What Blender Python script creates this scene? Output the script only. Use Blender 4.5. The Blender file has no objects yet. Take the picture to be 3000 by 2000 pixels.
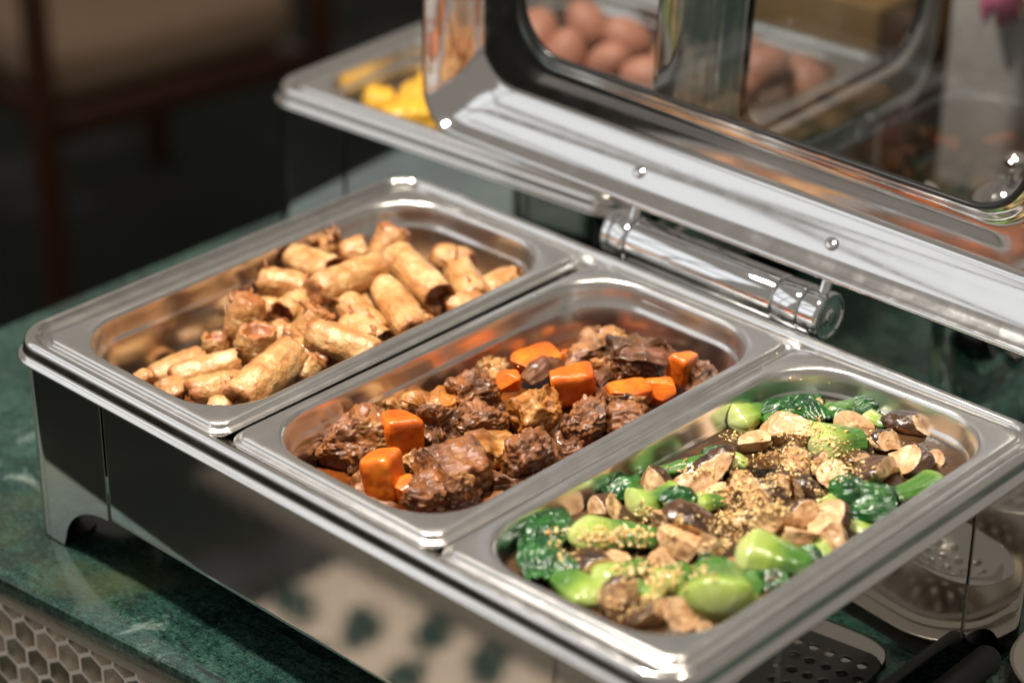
import bpy, bmesh, math, random
from mathutils import Vector, Matrix, noise
from mathutils.bvhtree import BVHTree

# ------------------------------------------------------------------ basics
# all modelling is in millimetres: x along the chafing dish, y away from the
# guest side, z up with 0 at the dish rim; Z0 lifts it so that the floor is z=0
S = 0.001
Z0 = 1.040
sc = bpy.context.scene
col = sc.collection

# ------------------------------------------------------------------ camera
CP = Vector((1147.703, -789.585, 723.949))
YAW, PIT, ROL, FPX = -0.7488883, 0.490038879, 0.00908669993, 7036.07
fw = Vector((math.sin(YAW)*math.cos(PIT), math.cos(YAW)*math.cos(PIT), -math.sin(PIT)))
rt = fw.cross(Vector((0, 0, 1))).normalized()
up = rt.cross(fw)
rt, up = rt*math.cos(ROL)+up*math.sin(ROL), -rt*math.sin(ROL)+up*math.cos(ROL)
cam_d = bpy.data.cameras.new('camera')
cam = bpy.data.objects.new('camera', cam_d)
col.objects.link(cam)
M = Matrix((rt, up, -fw)).transposed().to_4x4()
M.translation = Vector((CP.x*S, CP.y*S, CP.z*S+Z0))
cam.matrix_world = M
cam_d.sensor_fit = 'HORIZONTAL'
cam_d.sensor_width = 36
cam_d.lens = FPX*36/3000
cam_d.clip_start = 0.05
cam_d.clip_end = 100
cam_d.dof.use_dof = True
cam_d.dof.focus_distance = 1.475
cam_d.dof.aperture_fstop = 3.1
cam_d.dof.aperture_blades = 9
sc.camera = cam

# ------------------------------------------------------------------ room light
world = bpy.data.worlds.new('World')
sc.world = world
world.use_nodes = True
bg = world.node_tree.nodes['Background']
bg.inputs['Color'].default_value = (1.0, 0.90, 0.79, 1)
bg.inputs['Strength'].default_value = 0.29


def area(name, loc, aim, sx, sy, power, color, disk=False, spread=180):
    l = bpy.data.lights.new(name, 'AREA')
    l.shape = 'DISK' if disk else 'RECTANGLE'
    l.size = sx
    if not disk:
        l.size_y = sy
    l.energy = power
    l.color = color
    l.spread = math.radians(spread)
    o = bpy.data.objects.new(name, l)
    col.objects.link(o)
    p = Vector((loc[0]*S, loc[1]*S, loc[2]*S+Z0))
    a = Vector((aim[0]*S, aim[1]*S, aim[2]*S+Z0))
    o.location = p
    o.rotation_euler = (a-p).to_track_quat('-Z', 'Y').to_euler()
    return o


# ceiling downlights (hard shadows, small sparkles), two added fills and the window side
area('overhead_light', (-180, -230, 1750), (240, 160, -40), 0.20, 0.20, 13.2, (1.0, 0.93, 0.83), True, 80)
area('overhead_light', (-150, 520, 1800), (150, 300, -40), 0.07, 0.07, 2.4, (1.0, 0.88, 0.72), True, 80)
area('overhead_light', (760, 420, 1800), (300, 300, -40), 0.07, 0.07, 3.0, (1.0, 0.88, 0.72), True, 80)
area('overhead_light', (-700, -1000, 1700), (-650, -1000, -1040), 0.16, 0.16, 5.4, (1.0, 0.90, 0.80), True, 60)  # added lamp, brightens the terrazzo mirrored in the front panel
area('overhead_light', (-1500, 1250, 1600), (-1500, 1330, -600), 0.14, 0.14, 0.9, (1.0, 0.86, 0.68), True, 70)  # added fill, lifts the armchair cushion out of the dark
# window light from guests' left; pane split added for streaks, lower row for fill
wc = Vector((-1750, -1650, 1350)); wa = Vector((150, 120, 0))
wd_ = (wa-wc).normalized(); wr = wd_.cross(Vector((0, 0, 1))).normalized(); wu = wr.cross(wd_)
for cx_ in (-900, 0, 900):
    for cz_, hh, pw in ((-700, 1.05, 2.5), (560, 1.15, 2.5)):
        pp = wc+wr*cx_+wu*cz_
        area('window_light', pp, pp+wd_*1000, 0.80, hh, pw, (0.92, 0.96, 1.0))

sc.view_settings.view_transform = 'Standard'
sc.view_settings.look = 'None'
sc.view_settings.gamma = 1
sc.view_settings.exposure = 0.0
sc.cycles.use_denoising = True
sc.cycles.max_bounces = 10
sc.cycles.glossy_bounces = 6
sc.cycles.transparent_max_bounces = 12
sc.cycles.sample_clamp_indirect = 6
sc.cycles.caustics_reflective = False
sc.cycles.caustics_refractive = False

# ------------------------------------------------------------------ helpers
K = 3000/2352


def ray(px, py):
    return fw*FPX + rt*(px-1500) - up*(py-1000)


def atz(dx, dy, z):
    """point at height z seen at picture position (dx, dy) of the 2352 wide view"""
    d = ray(dx*K, dy*K)
    return CP + d*((z-CP.z)/d.z)


def aty(dx, dy, y):
    d = ray(dx*K, dy*K)
    return CP + d*((y-CP.y)/d.y)


ORG = {}


def link(o, parent, origin):
    col.objects.link(o)
    ORG[o.name] = origin
    if parent:
        po = ORG[parent.name]
        o.parent = parent
        o.location = (origin-po)*S
    else:
        o.location = Vector((origin.x*S, origin.y*S, origin.z*S+Z0))
    return o


def tag(o, label=None, cat=None, group=None, kind=None):
    if label: o['label'] = label
    if cat: o['category'] = cat
    if group: o['group'] = group
    if kind: o['kind'] = kind
    return o


def empty(name, x, y, z, label=None, cat=None, group=None):
    o = bpy.data.objects.new(name, None)
    o.empty_display_size = 0.02
    link(o, None, Vector((x, y, z)))
    return tag(o, label, cat, group)


def mk(name, verts, faces, mats, parent=None, smooth=True, attrs=None, fmat=None, origin=None):
    verts = [Vector(v) for v in verts]
    if origin is None:
        if verts:
            xs = [v.x for v in verts]; ys = [v.y for v in verts]; zs = [v.z for v in verts]
            origin = Vector(((min(xs)+max(xs))/2, (min(ys)+max(ys))/2, min(zs)))
        else:
            origin = Vector((0, 0, 0))
    me = bpy.data.meshes.new(name)
    me.from_pydata([((v-origin)*S)[:] for v in verts], [], faces)
    for m in (mats if isinstance(mats, (list, tuple)) else [mats]):
        me.materials.append(m)
    if fmat:
        me.polygons.foreach_set('material_index', fmat)
    if smooth:
        me.polygons.foreach_set('use_smooth', [True]*len(me.polygons))
    for k, v in (attrs or {}).items():
        a = me.attributes.new(k, 'FLOAT', 'POINT')
        a.data.foreach_set('value', v)
    me.validate()
    me.update()
    o = bpy.data.objects.new(name, me)
    return link(o, parent, origin)


def sharp(o, deg=35):
    me = o.data
    bm = bmesh.new(); bm.from_mesh(me)
    for e in bm.edges:
        if len(e.link_faces) == 2 and e.calc_face_angle(0) > math.radians(deg):
            e.smooth = False
    bm.to_mesh(me); bm.free()
    return o


class MB:
    """collects vertices and faces of one mesh"""
    def __init__(s):
        s.v = []; s.f = []

    def add(s, vs, fs):
        n = len(s.v)
        s.v += [Vector(v) for v in vs]
        s.f += [tuple(i+n for i in f) for f in fs]

    def box(s, x0, y0, z0, x1, y1, z1, bev=0.0, T=None):
        T = T or (lambda a, b, c: Vector((a, b, c)))
        bm = bmesh.new()
        bmesh.ops.create_cube(bm, size=1)
        for v in bm.verts:
            v.co = Vector(((x0+x1)/2+v.co.x*(x1-x0), (y0+y1)/2+v.co.y*(y1-y0), (z0+z1)/2+v.co.z*(z1-z0)))
        if bev:
            bmesh.ops.bevel(bm, geom=list(bm.edges), offset=bev, segments=3, affect='EDGES', profile=0.5)
        bm.verts.index_update()
        s.add([T(*v.co) for v in bm.verts], [[v.index for v in f.verts] for f in bm.faces])
        bm.free()

    def tube(s, pts, rad, n=16, cap=True):
        pts = [Vector(p) for p in pts]
        rs = rad if isinstance(rad, (list, tuple)) else [rad]*len(pts)
        base = len(s.v)
        u = None
        for i, p in enumerate(pts):
            t = (pts[min(i+1, len(pts)-1)]-pts[max(i-1, 0)]).normalized()
            if u is None:
                u = t.orthogonal().normalized()
            u = (u-t*u.dot(t)).normalized()
            w = t.cross(u)
            for k in range(n):
                a = 2*math.pi*k/n
                s.v.append(p+(u*math.cos(a)+w*math.sin(a))*rs[i])
        for i in range(len(pts)-1):
            for k in range(n):
                k2 = (k+1) % n
                s.f.append((base+i*n+k, base+i*n+k2, base+(i+1)*n+k2, base+(i+1)*n+k))
        if cap:
            s.f.append(tuple(base+k for k in range(n))[::-1])
            s.f.append(tuple(base+(len(pts)-1)*n+k for k in range(n)))

    def lathe(s, prof, c, ax=(0, 0, 1), n=32):
        ax = Vector(ax).normalized(); u = ax.orthogonal().normalized(); w = ax.cross(u)
        c = Vector(c); base = len(s.v)
        for r, h in prof:
            for k in range(n):
                a = 2*math.pi*k/n
                s.v.append(c+ax*h+(u*math.cos(a)+w*math.sin(a))*r)
        for i in range(len(prof)-1):
            for k in range(n):
                k2 = (k+1) % n
                s.f.append((base+i*n+k, base+i*n+k2, base+(i+1)*n+k2, base+(i+1)*n+k))

    def build(s, name, mats, parent=None, smooth=True, sh=35, **kw):
        o = mk(name, s.v, s.f, mats, parent, smooth, **kw)
        if smooth and sh:
            sharp(o, sh)
        return o


def rring(x0, y0, x1, y1, off, r, n=8):
    """rounded rectangle grown by off with corner radius r"""
    x0 -= off; y0 -= off; x1 += off; y1 += off
    r = max(0.3, min(r, (x1-x0)/2-.1, (y1-y0)/2-.1))
    out = []
    for cx, cy, a0 in ((x1-r, y1-r, 0), (x0+r, y1-r, 90), (x0+r, y0+r, 180), (x1-r, y0+r, 270)):
        for k in range(n+1):
            a = math.radians(a0+90*k/n)
            out.append((cx+r*math.cos(a), cy+r*math.sin(a)))
    return out


def loft(rect, prof, T, n=8, fill=False, fill0=False):
    """rings of rounded rectangles; prof = (offset, height, radius)"""
    vs, fs = [], []
    m = 4*(n+1)
    for off, h, r in prof:
        for a, b in rring(*rect, off, r, n):
            vs.append(T(a, b, h))
    for i in range(len(prof)-1):
        for k in range(m):
            k2 = (k+1) % m
            fs.append((i*m+k, i*m+k2, (i+1)*m+k2, (i+1)*m+k))
    if fill:
        fs.append(tuple((len(prof)-1)*m+k for k in range(m)))
    if fill0:
        fs.append(tuple(range(m))[::-1])
    return vs, fs


ID = lambda a, b, c: Vector((a, b, c))

# ------------------------------------------------------------------ materials


def nt(name):
    m = bpy.data.materials.new(name)
    m.use_nodes = True
    t = m.node_tree
    return m, t, t.nodes['Principled BSDF']


def node(t, typ, **kw):
    n = t.nodes.new(typ)
    for k, v in kw.items():
        if k in n.inputs:
            n.inputs[k].default_value = v
        else:
            setattr(n, k, v)
    return n


def coords(t, scale=(1, 1, 1), rnd=True, rot=(0, 0, 0)):
    tc = t.nodes.new('ShaderNodeTexCoord')
    mp = t.nodes.new('ShaderNodeMapping')
    mp.inputs['Scale'].default_value = scale
    mp.inputs['Rotation'].default_value = rot
    t.links.new(tc.outputs['Object'], mp.inputs['Vector'])
    if rnd:
        oi = t.nodes.new('ShaderNodeObjectInfo')
        ml = node(t, 'ShaderNodeMath', operation='MULTIPLY')
        ml.inputs[1].default_value = 37.0
        t.links.new(oi.outputs['Random'], ml.inputs[0])
        ad = node(t, 'ShaderNodeVectorMath', operation='ADD')
        t.links.new(mp.outputs[0], ad.inputs[0])
        t.links.new(ml.outputs[0], ad.inputs[1])
        return ad.outputs[0]
    return mp.outputs[0]


def nse(t, vec, scale, detail=4, rough=0.55, dist=0.0):
    n = node(t, 'ShaderNodeTexNoise', Scale=scale, Detail=detail, Roughness=rough, Distortion=dist)
    t.links.new(vec, n.inputs['Vector'])
    return n.outputs['Fac']


def ramp(t, fac, stops):
    r = t.nodes.new('ShaderNodeValToRGB')
    e = r.color_ramp.elements
    while len(e) < len(stops):
        e.new(0.5)
    for i, (p, c) in enumerate(stops):
        e[i].position = p
        e[i].color = tuple(c)+(1,) if len(c) == 3 else c
    t.links.new(fac, r.inputs[0])
    return r.outputs[0]


def mixc(t, fac, a, b, mode='MIX'):
    m = t.nodes.new('ShaderNodeMix')
    m.data_type = 'RGBA'
    m.blend_type = mode
    for s, v in ((m.inputs[0], fac), (m.inputs[6], a), (m.inputs[7], b)):
        if isinstance(v, bpy.types.NodeSocket):
            t.links.new(v, s)
        elif isinstance(v, (int, float)):
            s.default_value = v
        else:
            s.default_value = tuple(v)+(1,)
    return m.outputs[2]


def maprange(t, v, a, b, c, d):
    m = t.nodes.new('ShaderNodeMapRange')
    t.links.new(v, m.inputs[0])
    for i, x in enumerate((a, b, c, d)):
        m.inputs[i+1].default_value = x
    return m.outputs[0]


def bump(t, b, h, strength, dist):
    n = node(t, 'ShaderNodeBump', Strength=strength, Distance=dist)
    t.links.new(h, n.inputs['Height'])
    if b.inputs['Normal'].is_linked:
        t.links.new(b.inputs['Normal'].links[0].from_socket, n.inputs['Normal'])
    t.links.new(n.outputs[0], b.inputs['Normal'])


def coat(t, b, vec, weight, rough, scale, strength, dist):
    b.inputs['Coat Weight'].default_value = weight
    b.inputs['Coat Roughness'].default_value = rough
    b.inputs['Coat IOR'].default_value = 1.5
    n = node(t, 'ShaderNodeBump', Strength=strength, Distance=dist)
    t.links.new(nse(t, vec, scale, 4, 0.6, 0.4), n.inputs['Height'])
    t.links.new(n.outputs[0], b.inputs['Coat Normal'])


def attr(t, name):
    a = t.nodes.new('ShaderNodeAttribute')
    a.attribute_name = name
    return a.outputs['Fac']


def metal(name, c, rough, wob=0.0, brush=None, smear=0.0, rvar=0.0, wsc=(1, 1, 1)):
    m, t, b = nt(name)
    b.inputs['Metallic'].default_value = 1
    b.inputs['Base Color'].default_value = (*c, 1)
    b.inputs['Roughness'].default_value = rough
    if smear or rvar:
        v = coords(t)
        f = nse(t, v, 60, 6, 0.6, 0.4)
        vo = node(t, 'ShaderNodeTexVoronoi', Scale=46.0)
        t.links.new(v, vo.inputs['Vector'])
        sp = maprange(t, vo.outputs['Distance'], 0.03, 0.11, 0.06 if rough > 0.1 else 0.01, 0.0)
        ad = node(t, 'ShaderNodeMath', operation='ADD')
        t.links.new(maprange(t, f, 0.4, 0.72, rough, rough+smear+rvar), ad.inputs[0])
        t.links.new(sp, ad.inputs[1])
        t.links.new(ad.outputs[0], b.inputs['Roughness'])
    if wob:
        v = coords(t, wsc)
        bump(t, b, nse(t, v, 14, 2, 0.4), wob, 0.002)
    if brush:
        v = coords(t, brush)
        bump(t, b, nse(t, v, 1, 3, 0.6), 0.05, 0.0002)
    return m


M_MIRROR = metal('polished_steel', (0.64, 0.63, 0.61), 0.03, wob=0.008, smear=0.035)
M_RIM = metal('pressed_steel', (0.73, 0.72, 0.70), 0.13, wob=0.04, smear=0.08)
M_PAN = metal('satin_steel', (0.75, 0.735, 0.715), 0.22, wob=0.012, smear=0.05)
M_LID = metal('lid_steel', (0.68, 0.675, 0.67), 0.09, wob=0.30, brush=(2.5, 380, 380), smear=0.05, wsc=(0.12, 2.2, 2.2))
M_CHROME = metal('chrome', (0.76, 0.77, 0.78), 0.025)
M_SPOON = metal('tool_steel', (0.62, 0.60, 0.56), 0.10, wob=0.05, smear=0.06)
M_TRAY = metal('tray_steel', (0.52, 0.48, 0.42), 0.2, wob=0.05, brush=(300, 300, 300))


def plain(name, c, rough=0.5, spec=0.5, **kw):
    m, t, b = nt(name)
    b.inputs['Base Color'].default_value = (*c, 1)
    b.inputs['Roughness'].default_value = rough
    b.inputs['Specular IOR Level'].default_value = spec
    for k, v in kw.items():
        b.inputs[k].default_value = v
    v = coords(t)
    f = nse(t, v, 40, 5)
    t.links.new(mixc(t, f, [x*0.75 for x in c], [min(1, x*1.2) for x in c]), b.inputs['Base Color'])
    bump(t, b, nse(t, v, 300, 3), 0.1, 0.0004)
    return m


M_BLACK = plain('black_rubber', (0.012, 0.013, 0.014), 0.25)
M_NYLON = plain('black_nylon', (0.007, 0.0075, 0.007), 0.55, 0.25)
M_DARK = plain('dark_gap', (0.01, 0.01, 0.01), 0.6)


def glass_mat():
    m, t, b = nt('lid_glass')
    t.nodes.remove(b)
    out = t.nodes['Material Output']
    fr = node(t, 'ShaderNodeFresnel', IOR=1.5)
    gm = t.nodes.new('ShaderNodeNewGeometry')
    t.links.new(maprange(t, gm.outputs['Backfacing'], 0, 1, 1.5, 1/1.5), fr.inputs['IOR'])
    gl = node(t, 'ShaderNodeBsdfGlossy', Roughness=0.004)
    tr = t.nodes.new('ShaderNodeBsdfTransparent')
    tr.inputs[0].default_value = (0.90, 0.91, 0.90, 1)
    mx = t.nodes.new('ShaderNodeMixShader')
    v = coords(t)
    f = nse(t, v, 30, 6, 0.7)
    sm = t.nodes.new('ShaderNodeBsdfDiffuse')
    sm.inputs[0].default_value = (0.6, 0.6, 0.6, 1)
    m2 = t.nodes.new('ShaderNodeMixShader')
    t.links.new(maprange(t, f, 0.5, 0.8, 0.0, 0.03), m2.inputs[0])
    t.links.new(tr.outputs[0], m2.inputs[1]); t.links.new(sm.outputs[0], m2.inputs[2])
    t.links.new(fr.outputs[0], mx.inputs[0])
    t.links.new(m2.outputs[0], mx.inputs[1]); t.links.new(gl.outputs[0], mx.inputs[2])
    t.links.new(mx.outputs[0], out.inputs[0])
    return m


M_GLASS = glass_mat()


def marble():
    m, t, b = nt('green_marble')
    v = coords(t, (1, 1, 1), False)
    vs = coords(t, (26, 150, 80), False, (0, 0, math.radians(-10)))
    big = nse(t, v, 22, 9, 0.66, 0.5)
    base = ramp(t, big, [(0.30, (0.005, 0.014, 0.011)), (0.43, (0.010, 0.036, 0.028)), (0.53, (0.020, 0.066, 0.050)),
                         (0.63, (0.040, 0.098, 0.074)), (0.74, (0.085, 0.140, 0.098))])
    mott = nse(t, v, 240, 9, 0.8, 0.3)
    base = mixc(t, ramp(t, mott, [(0.40, (0.95, 0.95, 0.95)), (0.49, (0, 0, 0))]), base, (0.003, 0.012, 0.010))
    base = mixc(t, ramp(t, mott, [(0.54, (0, 0, 0)), (0.66, (0.8, 0.8, 0.8))]), base, (0.085, 0.165, 0.130))
    st = nse(t, vs, 1.0, 8, 0.72, 0.5)
    zone = ramp(t, nse(t, v, 9, 3), [(0.40, (0, 0, 0)), (0.6, (1, 1, 1))])
    stm = mixc(t, 1.0, ramp(t, st, [(0.52, (0, 0, 0)), (0.59, (0.95, 0.95, 0.95))]), zone, 'MULTIPLY')
    base = mixc(t, stm, base, (0.012, 0.017, 0.017))
    pur = mixc(t, 1.0, ramp(t, st, [(0.34, (0.6, 0.6, 0.6)), (0.42, (0, 0, 0))]), zone, 'MULTIPLY')
    base = mixc(t, pur, base, (0.060, 0.075, 0.070))
    cl = ramp(t, nse(t, v, 15, 9, 0.72, 0.9), [(0.58, (0, 0, 0)), (0.68, (0.75, 0.75, 0.75))])
    base = mixc(t, cl, base, (0.26, 0.34, 0.29))
    sp = nse(t, v, 620, 5, 0.75)
    base = mixc(t, ramp(t, sp, [(0.36, (0.75, 0.75, 0.75)), (0.45, (0, 0, 0))]), base, (0.006, 0.016, 0.013))
    base = mixc(t, ramp(t, sp, [(0.57, (0, 0, 0)), (0.70, (0.6, 0.6, 0.6))]), base, (0.12, 0.19, 0.16))
    ol = ramp(t, nse(t, v, 7, 5, 0.6), [(0.52, (0, 0, 0)), (0.70, (0.6, 0.6, 0.6))])
    base = mixc(t, ol, base, (0.095, 0.115, 0.050))
    base = mixc(t, 1.0, base, (0.74, 0.72, 0.74), 'MULTIPLY')
    t.links.new(base, b.inputs['Base Color'])
    t.links.new(maprange(t, mott, 0.3, 0.8, 0.08, 0.22), b.inputs['Roughness'])
    b.inputs['Specular IOR Level'].default_value = 0.55
    return m


M_MARBLE = marble()


def tile_mat():
    m, t, b = nt('glazed_tile')
    oi = t.nodes.new('ShaderNodeObjectInfo')
    c = ramp(t, oi.outputs['Random'], [(0.0, (0.085, 0.088, 0.05)), (0.35, (0.14, 0.135, 0.085)), (0.7, (0.25, 0.22, 0.165)), (1.0, (0.42, 0.34, 0.27))])
    v = coords(t)
    f = nse(t, v, 90, 6, 0.6, 1.2)
    c = mixc(t, ramp(t, f, [(0.35, (0, 0, 0)), (0.7, (0.55, 0.55, 0.55))]), c, (0.06, 0.062, 0.034))
    t.links.new(c, b.inputs['Base Color'])
    b.inputs['Roughness'].default_value = 0.14
    bump(t, b, nse(t, v, 110, 3, 0.5, 1.5), 0.12, 0.001)
    return m


M_TILE = tile_mat()
M_GROUT = plain('pale_grout', (0.80, 0.75, 0.68), 0.85, 0.2)


def floor_dark():
    m, t, b = nt('dark_floor')
    v = coords(t, (1, 1, 1), False)
    f = nse(t, v, 3.0, 4, 0.5)
    t.links.new(ramp(t, f, [(0.4, (0.010, 0.014, 0.011)), (0.56, (0.016, 0.018, 0.015)), (0.66, (0.05, 0.05, 0.052))]), b.inputs['Base Color'])
    b.inputs['Roughness'].default_value = 0.85
    b.inputs['Specular IOR Level'].default_value = 0.15
    return m


M_FLOOR = floor_dark()
M_CREAM = plain('cream_terrazzo', (0.50, 0.42, 0.34), 0.5, 0.3)
M_CHIP = plain('green_chip', (0.012, 0.035, 0.026), 0.4, 0.3)
M_WOOD = plain('red_brown_wood', (0.055, 0.020, 0.009), 0.35, 0.4)
M_HONEY = plain('honey_wood', (0.20, 0.11, 0.035), 0.5, 0.3)
M_FABRIC = plain('beige_fabric', (0.27, 0.19, 0.13), 0.9, 0.1)
M_WHITE = plain('pale_ceramic', (0.33, 0.31, 0.29), 0.35, 0.4)
M_PETAL = plain('pink_petal', (0.42, 0.10, 0.19), 0.5, 0.3)
M_STEM = plain('green_stem', (0.05, 0.10, 0.025), 0.5, 0.3)


def roll_mat():
    m, t, b = nt('fried_wrapper')
    v = coords(t)
    f1 = nse(t, v, 70, 5, 0.6, 0.3)
    c = ramp(t, f1, [(0.29, (0.30, 0.108, 0.022)), (0.42, (0.44, 0.195, 0.055)), (0.55, (0.54, 0.300, 0.110)), (0.69, (0.66, 0.46, 0.24))])
    f2 = nse(t, v, 380, 4, 0.6)
    c = mixc(t, ramp(t, f2, [(0.5, (0, 0, 0)), (0.72, (0.4, 0.4, 0.4))]), c, (0.40, 0.17, 0.045))
    br = attr(t, 'brown')
    n3 = nse(t, v, 170, 4, 0.7)
    ad = node(t, 'ShaderNodeMath', operation='MULTIPLY_ADD')
    t.links.new(n3, ad.inputs[0]); ad.inputs[1].default_value = 0.9
    t.links.new(br, ad.inputs[2])
    c = mixc(t, ramp(t, ad.outputs[0], [(0.45, (0, 0, 0)), (0.95, (0.55, 0.55, 0.55)), (1.45, (1, 1, 1))]), c, (0.31, 0.098, 0.019))
    gr = ramp(t, nse(t, v, 50, 3), [(0.62, (0, 0, 0)), (0.74, (0.5, 0.5, 0.5))])
    c = mixc(t, gr, c, (0.22, 0.15, 0.08))
    t.links.new(c, b.inputs['Base Color'])
    t.links.new(maprange(t, nse(t, v, 260, 4, 0.7), 0.3, 0.75, 0.35, 0.62), b.inputs['Roughness'])
    b.inputs['Specular IOR Level'].default_value = 0.25
    b.inputs['Subsurface Weight'].default_value = 0.12
    b.inputs['Subsurface Radius'].default_value = (0.004, 0.002, 0.0008)
    b.inputs['Subsurface Scale'].default_value = 1.0
    vo = node(t, 'ShaderNodeTexVoronoi', Scale=520)
    t.links.new(v, vo.inputs['Vector'])
    bump(t, b, vo.outputs['Distance'], 0.4, -0.0009)
    bump(t, b, nse(t, v, 750, 5, 0.7), 0.5, 0.0010)
    bump(t, b, nse(t, v, 150, 4, 0.6, 0.5), 0.5, 0.0014)
    coat(t, b, v, 1.0, 0.13, 420, 0.6, 0.0013)
    return m


M_ROLL = roll_mat()


def meat_mat(name, dark, mid, fat, fatlo, red=(0.22, 0.055, 0.012), fib=True):
    m, t, b = nt(name)
    v = coords(t)
    vf = coords(t, (0.16, 1, 1))
    f = nse(t, vf, 230, 6, 0.65, 0.6)
    c = ramp(t, nse(t, v, 48, 5, 0.6, 0.6), [(0.34, dark), (0.52, mid), (0.70, [min(1, x*1.6) for x in mid])])
    c = mixc(t, ramp(t, f, [(0.36, (0.75, 0.75, 0.75)), (0.5, (0, 0, 0))]), c, [x*.8 for x in dark])
    c = mixc(t, ramp(t, nse(t, v, 30, 4, 0.55, 0.8), [(fatlo, (0, 0, 0)), (fatlo+0.12, (0.9, 0.9, 0.9))]), c, fat)
    c = mixc(t, ramp(t, nse(t, v, 55, 3, 0.5, 0.4), [(0.52, (0, 0, 0)), (0.68, (0.75, 0.75, 0.75))]), c, red)
    t.links.new(c, b.inputs['Base Color'])
    b.inputs['Roughness'].default_value = 0.5
    b.inputs['Specular IOR Level'].default_value = 0.12
    coat(t, b, v, 0.8, 0.10, 300, 0.6, 0.0018)
    b.inputs['Subsurface Weight'].default_value = 0.12
    b.inputs['Subsurface Radius'].default_value = (0.004, 0.0014, 0.0005)
    b.inputs['Subsurface Scale'].default_value = 1
    if fib:
        bump(t, b, f, 0.7, 0.0018)
    bump(t, b, nse(t, v, 300, 5, 0.65), 0.4, 0.0012)
    return m


M_BEEF = meat_mat('braised_beef', (0.050, 0.016, 0.005), (0.185, 0.068, 0.021), (0.44, 0.22, 0.072), 0.55, (0.27, 0.083, 0.011))
M_TENDON = meat_mat('gelatinous_tendon', (0.16, 0.050, 0.007), (0.34, 0.125, 0.020), (0.50, 0.28, 0.09), 0.52, (0.36, 0.11, 0.012), False)
M_SKIN = meat_mat('dark_soft_skin', (0.024, 0.009, 0.003), (0.105, 0.040, 0.012), (0.26, 0.14, 0.05), 0.60)


def carrot_mat():
    m, t, b = nt('cooked_carrot')
    v = coords(t)
    c = ramp(t, nse(t, v, 45, 4, 0.6, 0.3), [(0.3, (0.48, 0.065, 0.004)), (0.5, (0.64, 0.125, 0.006)), (0.7, (0.72, 0.20, 0.012))])
    c = mixc(t, ramp(t, nse(t, v, 300, 3), [(0.55, (0, 0, 0)), (0.8, (0.3, 0.3, 0.3))]), c, (0.50, 0.05, 0.002))
    c = mixc(t, ramp(t, nse(t, v, 70, 5, 0.65, 0.8), [(0.52, (0, 0, 0)), (0.70, (0.75, 0.75, 0.75))]), c, (0.30, 0.060, 0.008))
    t.links.new(c, b.inputs['Base Color'])
    b.inputs['Roughness'].default_value = 0.28
    b.inputs['Subsurface Weight'].default_value = 0.12
    b.inputs['Subsurface Radius'].default_value = (0.006, 0.0018, 0.0004)
    b.inputs['Subsurface Scale'].default_value = 1
    bump(t, b, nse(t, v, 300, 4, 0.6), 0.18, 0.0006)
    return m


M_CARROT = carrot_mat()


def sauce_mat(name, c0, c1, rough=0.06, foam=None, scale=40):
    m, t, b = nt(name)
    v = coords(t, (1, 1, 1), False)
    c = ramp(t, nse(t, v, scale, 5, 0.6, 1.0), [(0.35, c0), (0.65, c1)])
    if foam:
        c = mixc(t, ramp(t, nse(t, v, 90, 7, 0.75, 0.8), [(0.52, (0, 0, 0)), (0.8, (0.55, 0.55, 0.55))]), c, foam)
    t.links.new(c, b.inputs['Base Color'])
    b.inputs['Roughness'].default_value = rough
    b.inputs['Specular IOR Level'].default_value = 0.6
    bump(t, b, nse(t, v, 60, 4, 0.5), 0.25, 0.0025)
    bump(t, b, nse(t, v, 420, 3, 0.5), 0.25, 0.0006)
    return m


M_SAUCE = sauce_mat('brown_sauce', (0.040, 0.011, 0.003), (0.20, 0.050, 0.008))
M_BROTH = sauce_mat('mushroom_broth', (0.030, 0.016, 0.008), (0.085, 0.042, 0.018), 0.07, (0.17, 0.11, 0.07))


def bok_mat():
    m, t, b = nt('bok_choy_stem')
    v = coords(t)
    tt = attr(t, 'along')
    n = nse(t, v, 50, 3)
    ad = node(t, 'ShaderNodeMath', operation='MULTIPLY_ADD')
    t.links.new(n, ad.inputs[0]); ad.inputs[1].default_value = 0.4
    t.links.new(tt, ad.inputs[2])
    c = ramp(t, ad.outputs[0], [(0.12, (0.56, 0.60, 0.36)), (0.42, (0.40, 0.46, 0.15)), (0.78, (0.22, 0.32, 0.04)), (1.1, (0.045, 0.14, 0.014))])
    vs = attr(t, 'rib')
    c = mixc(t, vs, c, (0.66, 0.70, 0.42))
    c = mixc(t, ramp(t, attr(t, 'vein'), [(0.6, (0, 0, 0)), (1.0, (0.09, 0.09, 0.09))]), c, (0.62, 0.66, 0.40))
    t.links.new(c, b.inputs['Base Color'])
    b.inputs['Roughness'].default_value = 0.22
    b.inputs['Subsurface Weight'].default_value = 0.35
    b.inputs['Subsurface Radius'].default_value = (0.004, 0.006, 0.0012)
    b.inputs['Subsurface Scale'].default_value = 1
    coat(t, b, v, 0.25, 0.12, 160, 0.3, 0.002)
    bump(t, b, nse(t, v, 90, 4), 0.35, 0.002)
    bump(t, b, attr(t, 'vein'), 0.16, 0.0005)
    return m


M_BOK = bok_mat()


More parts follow.
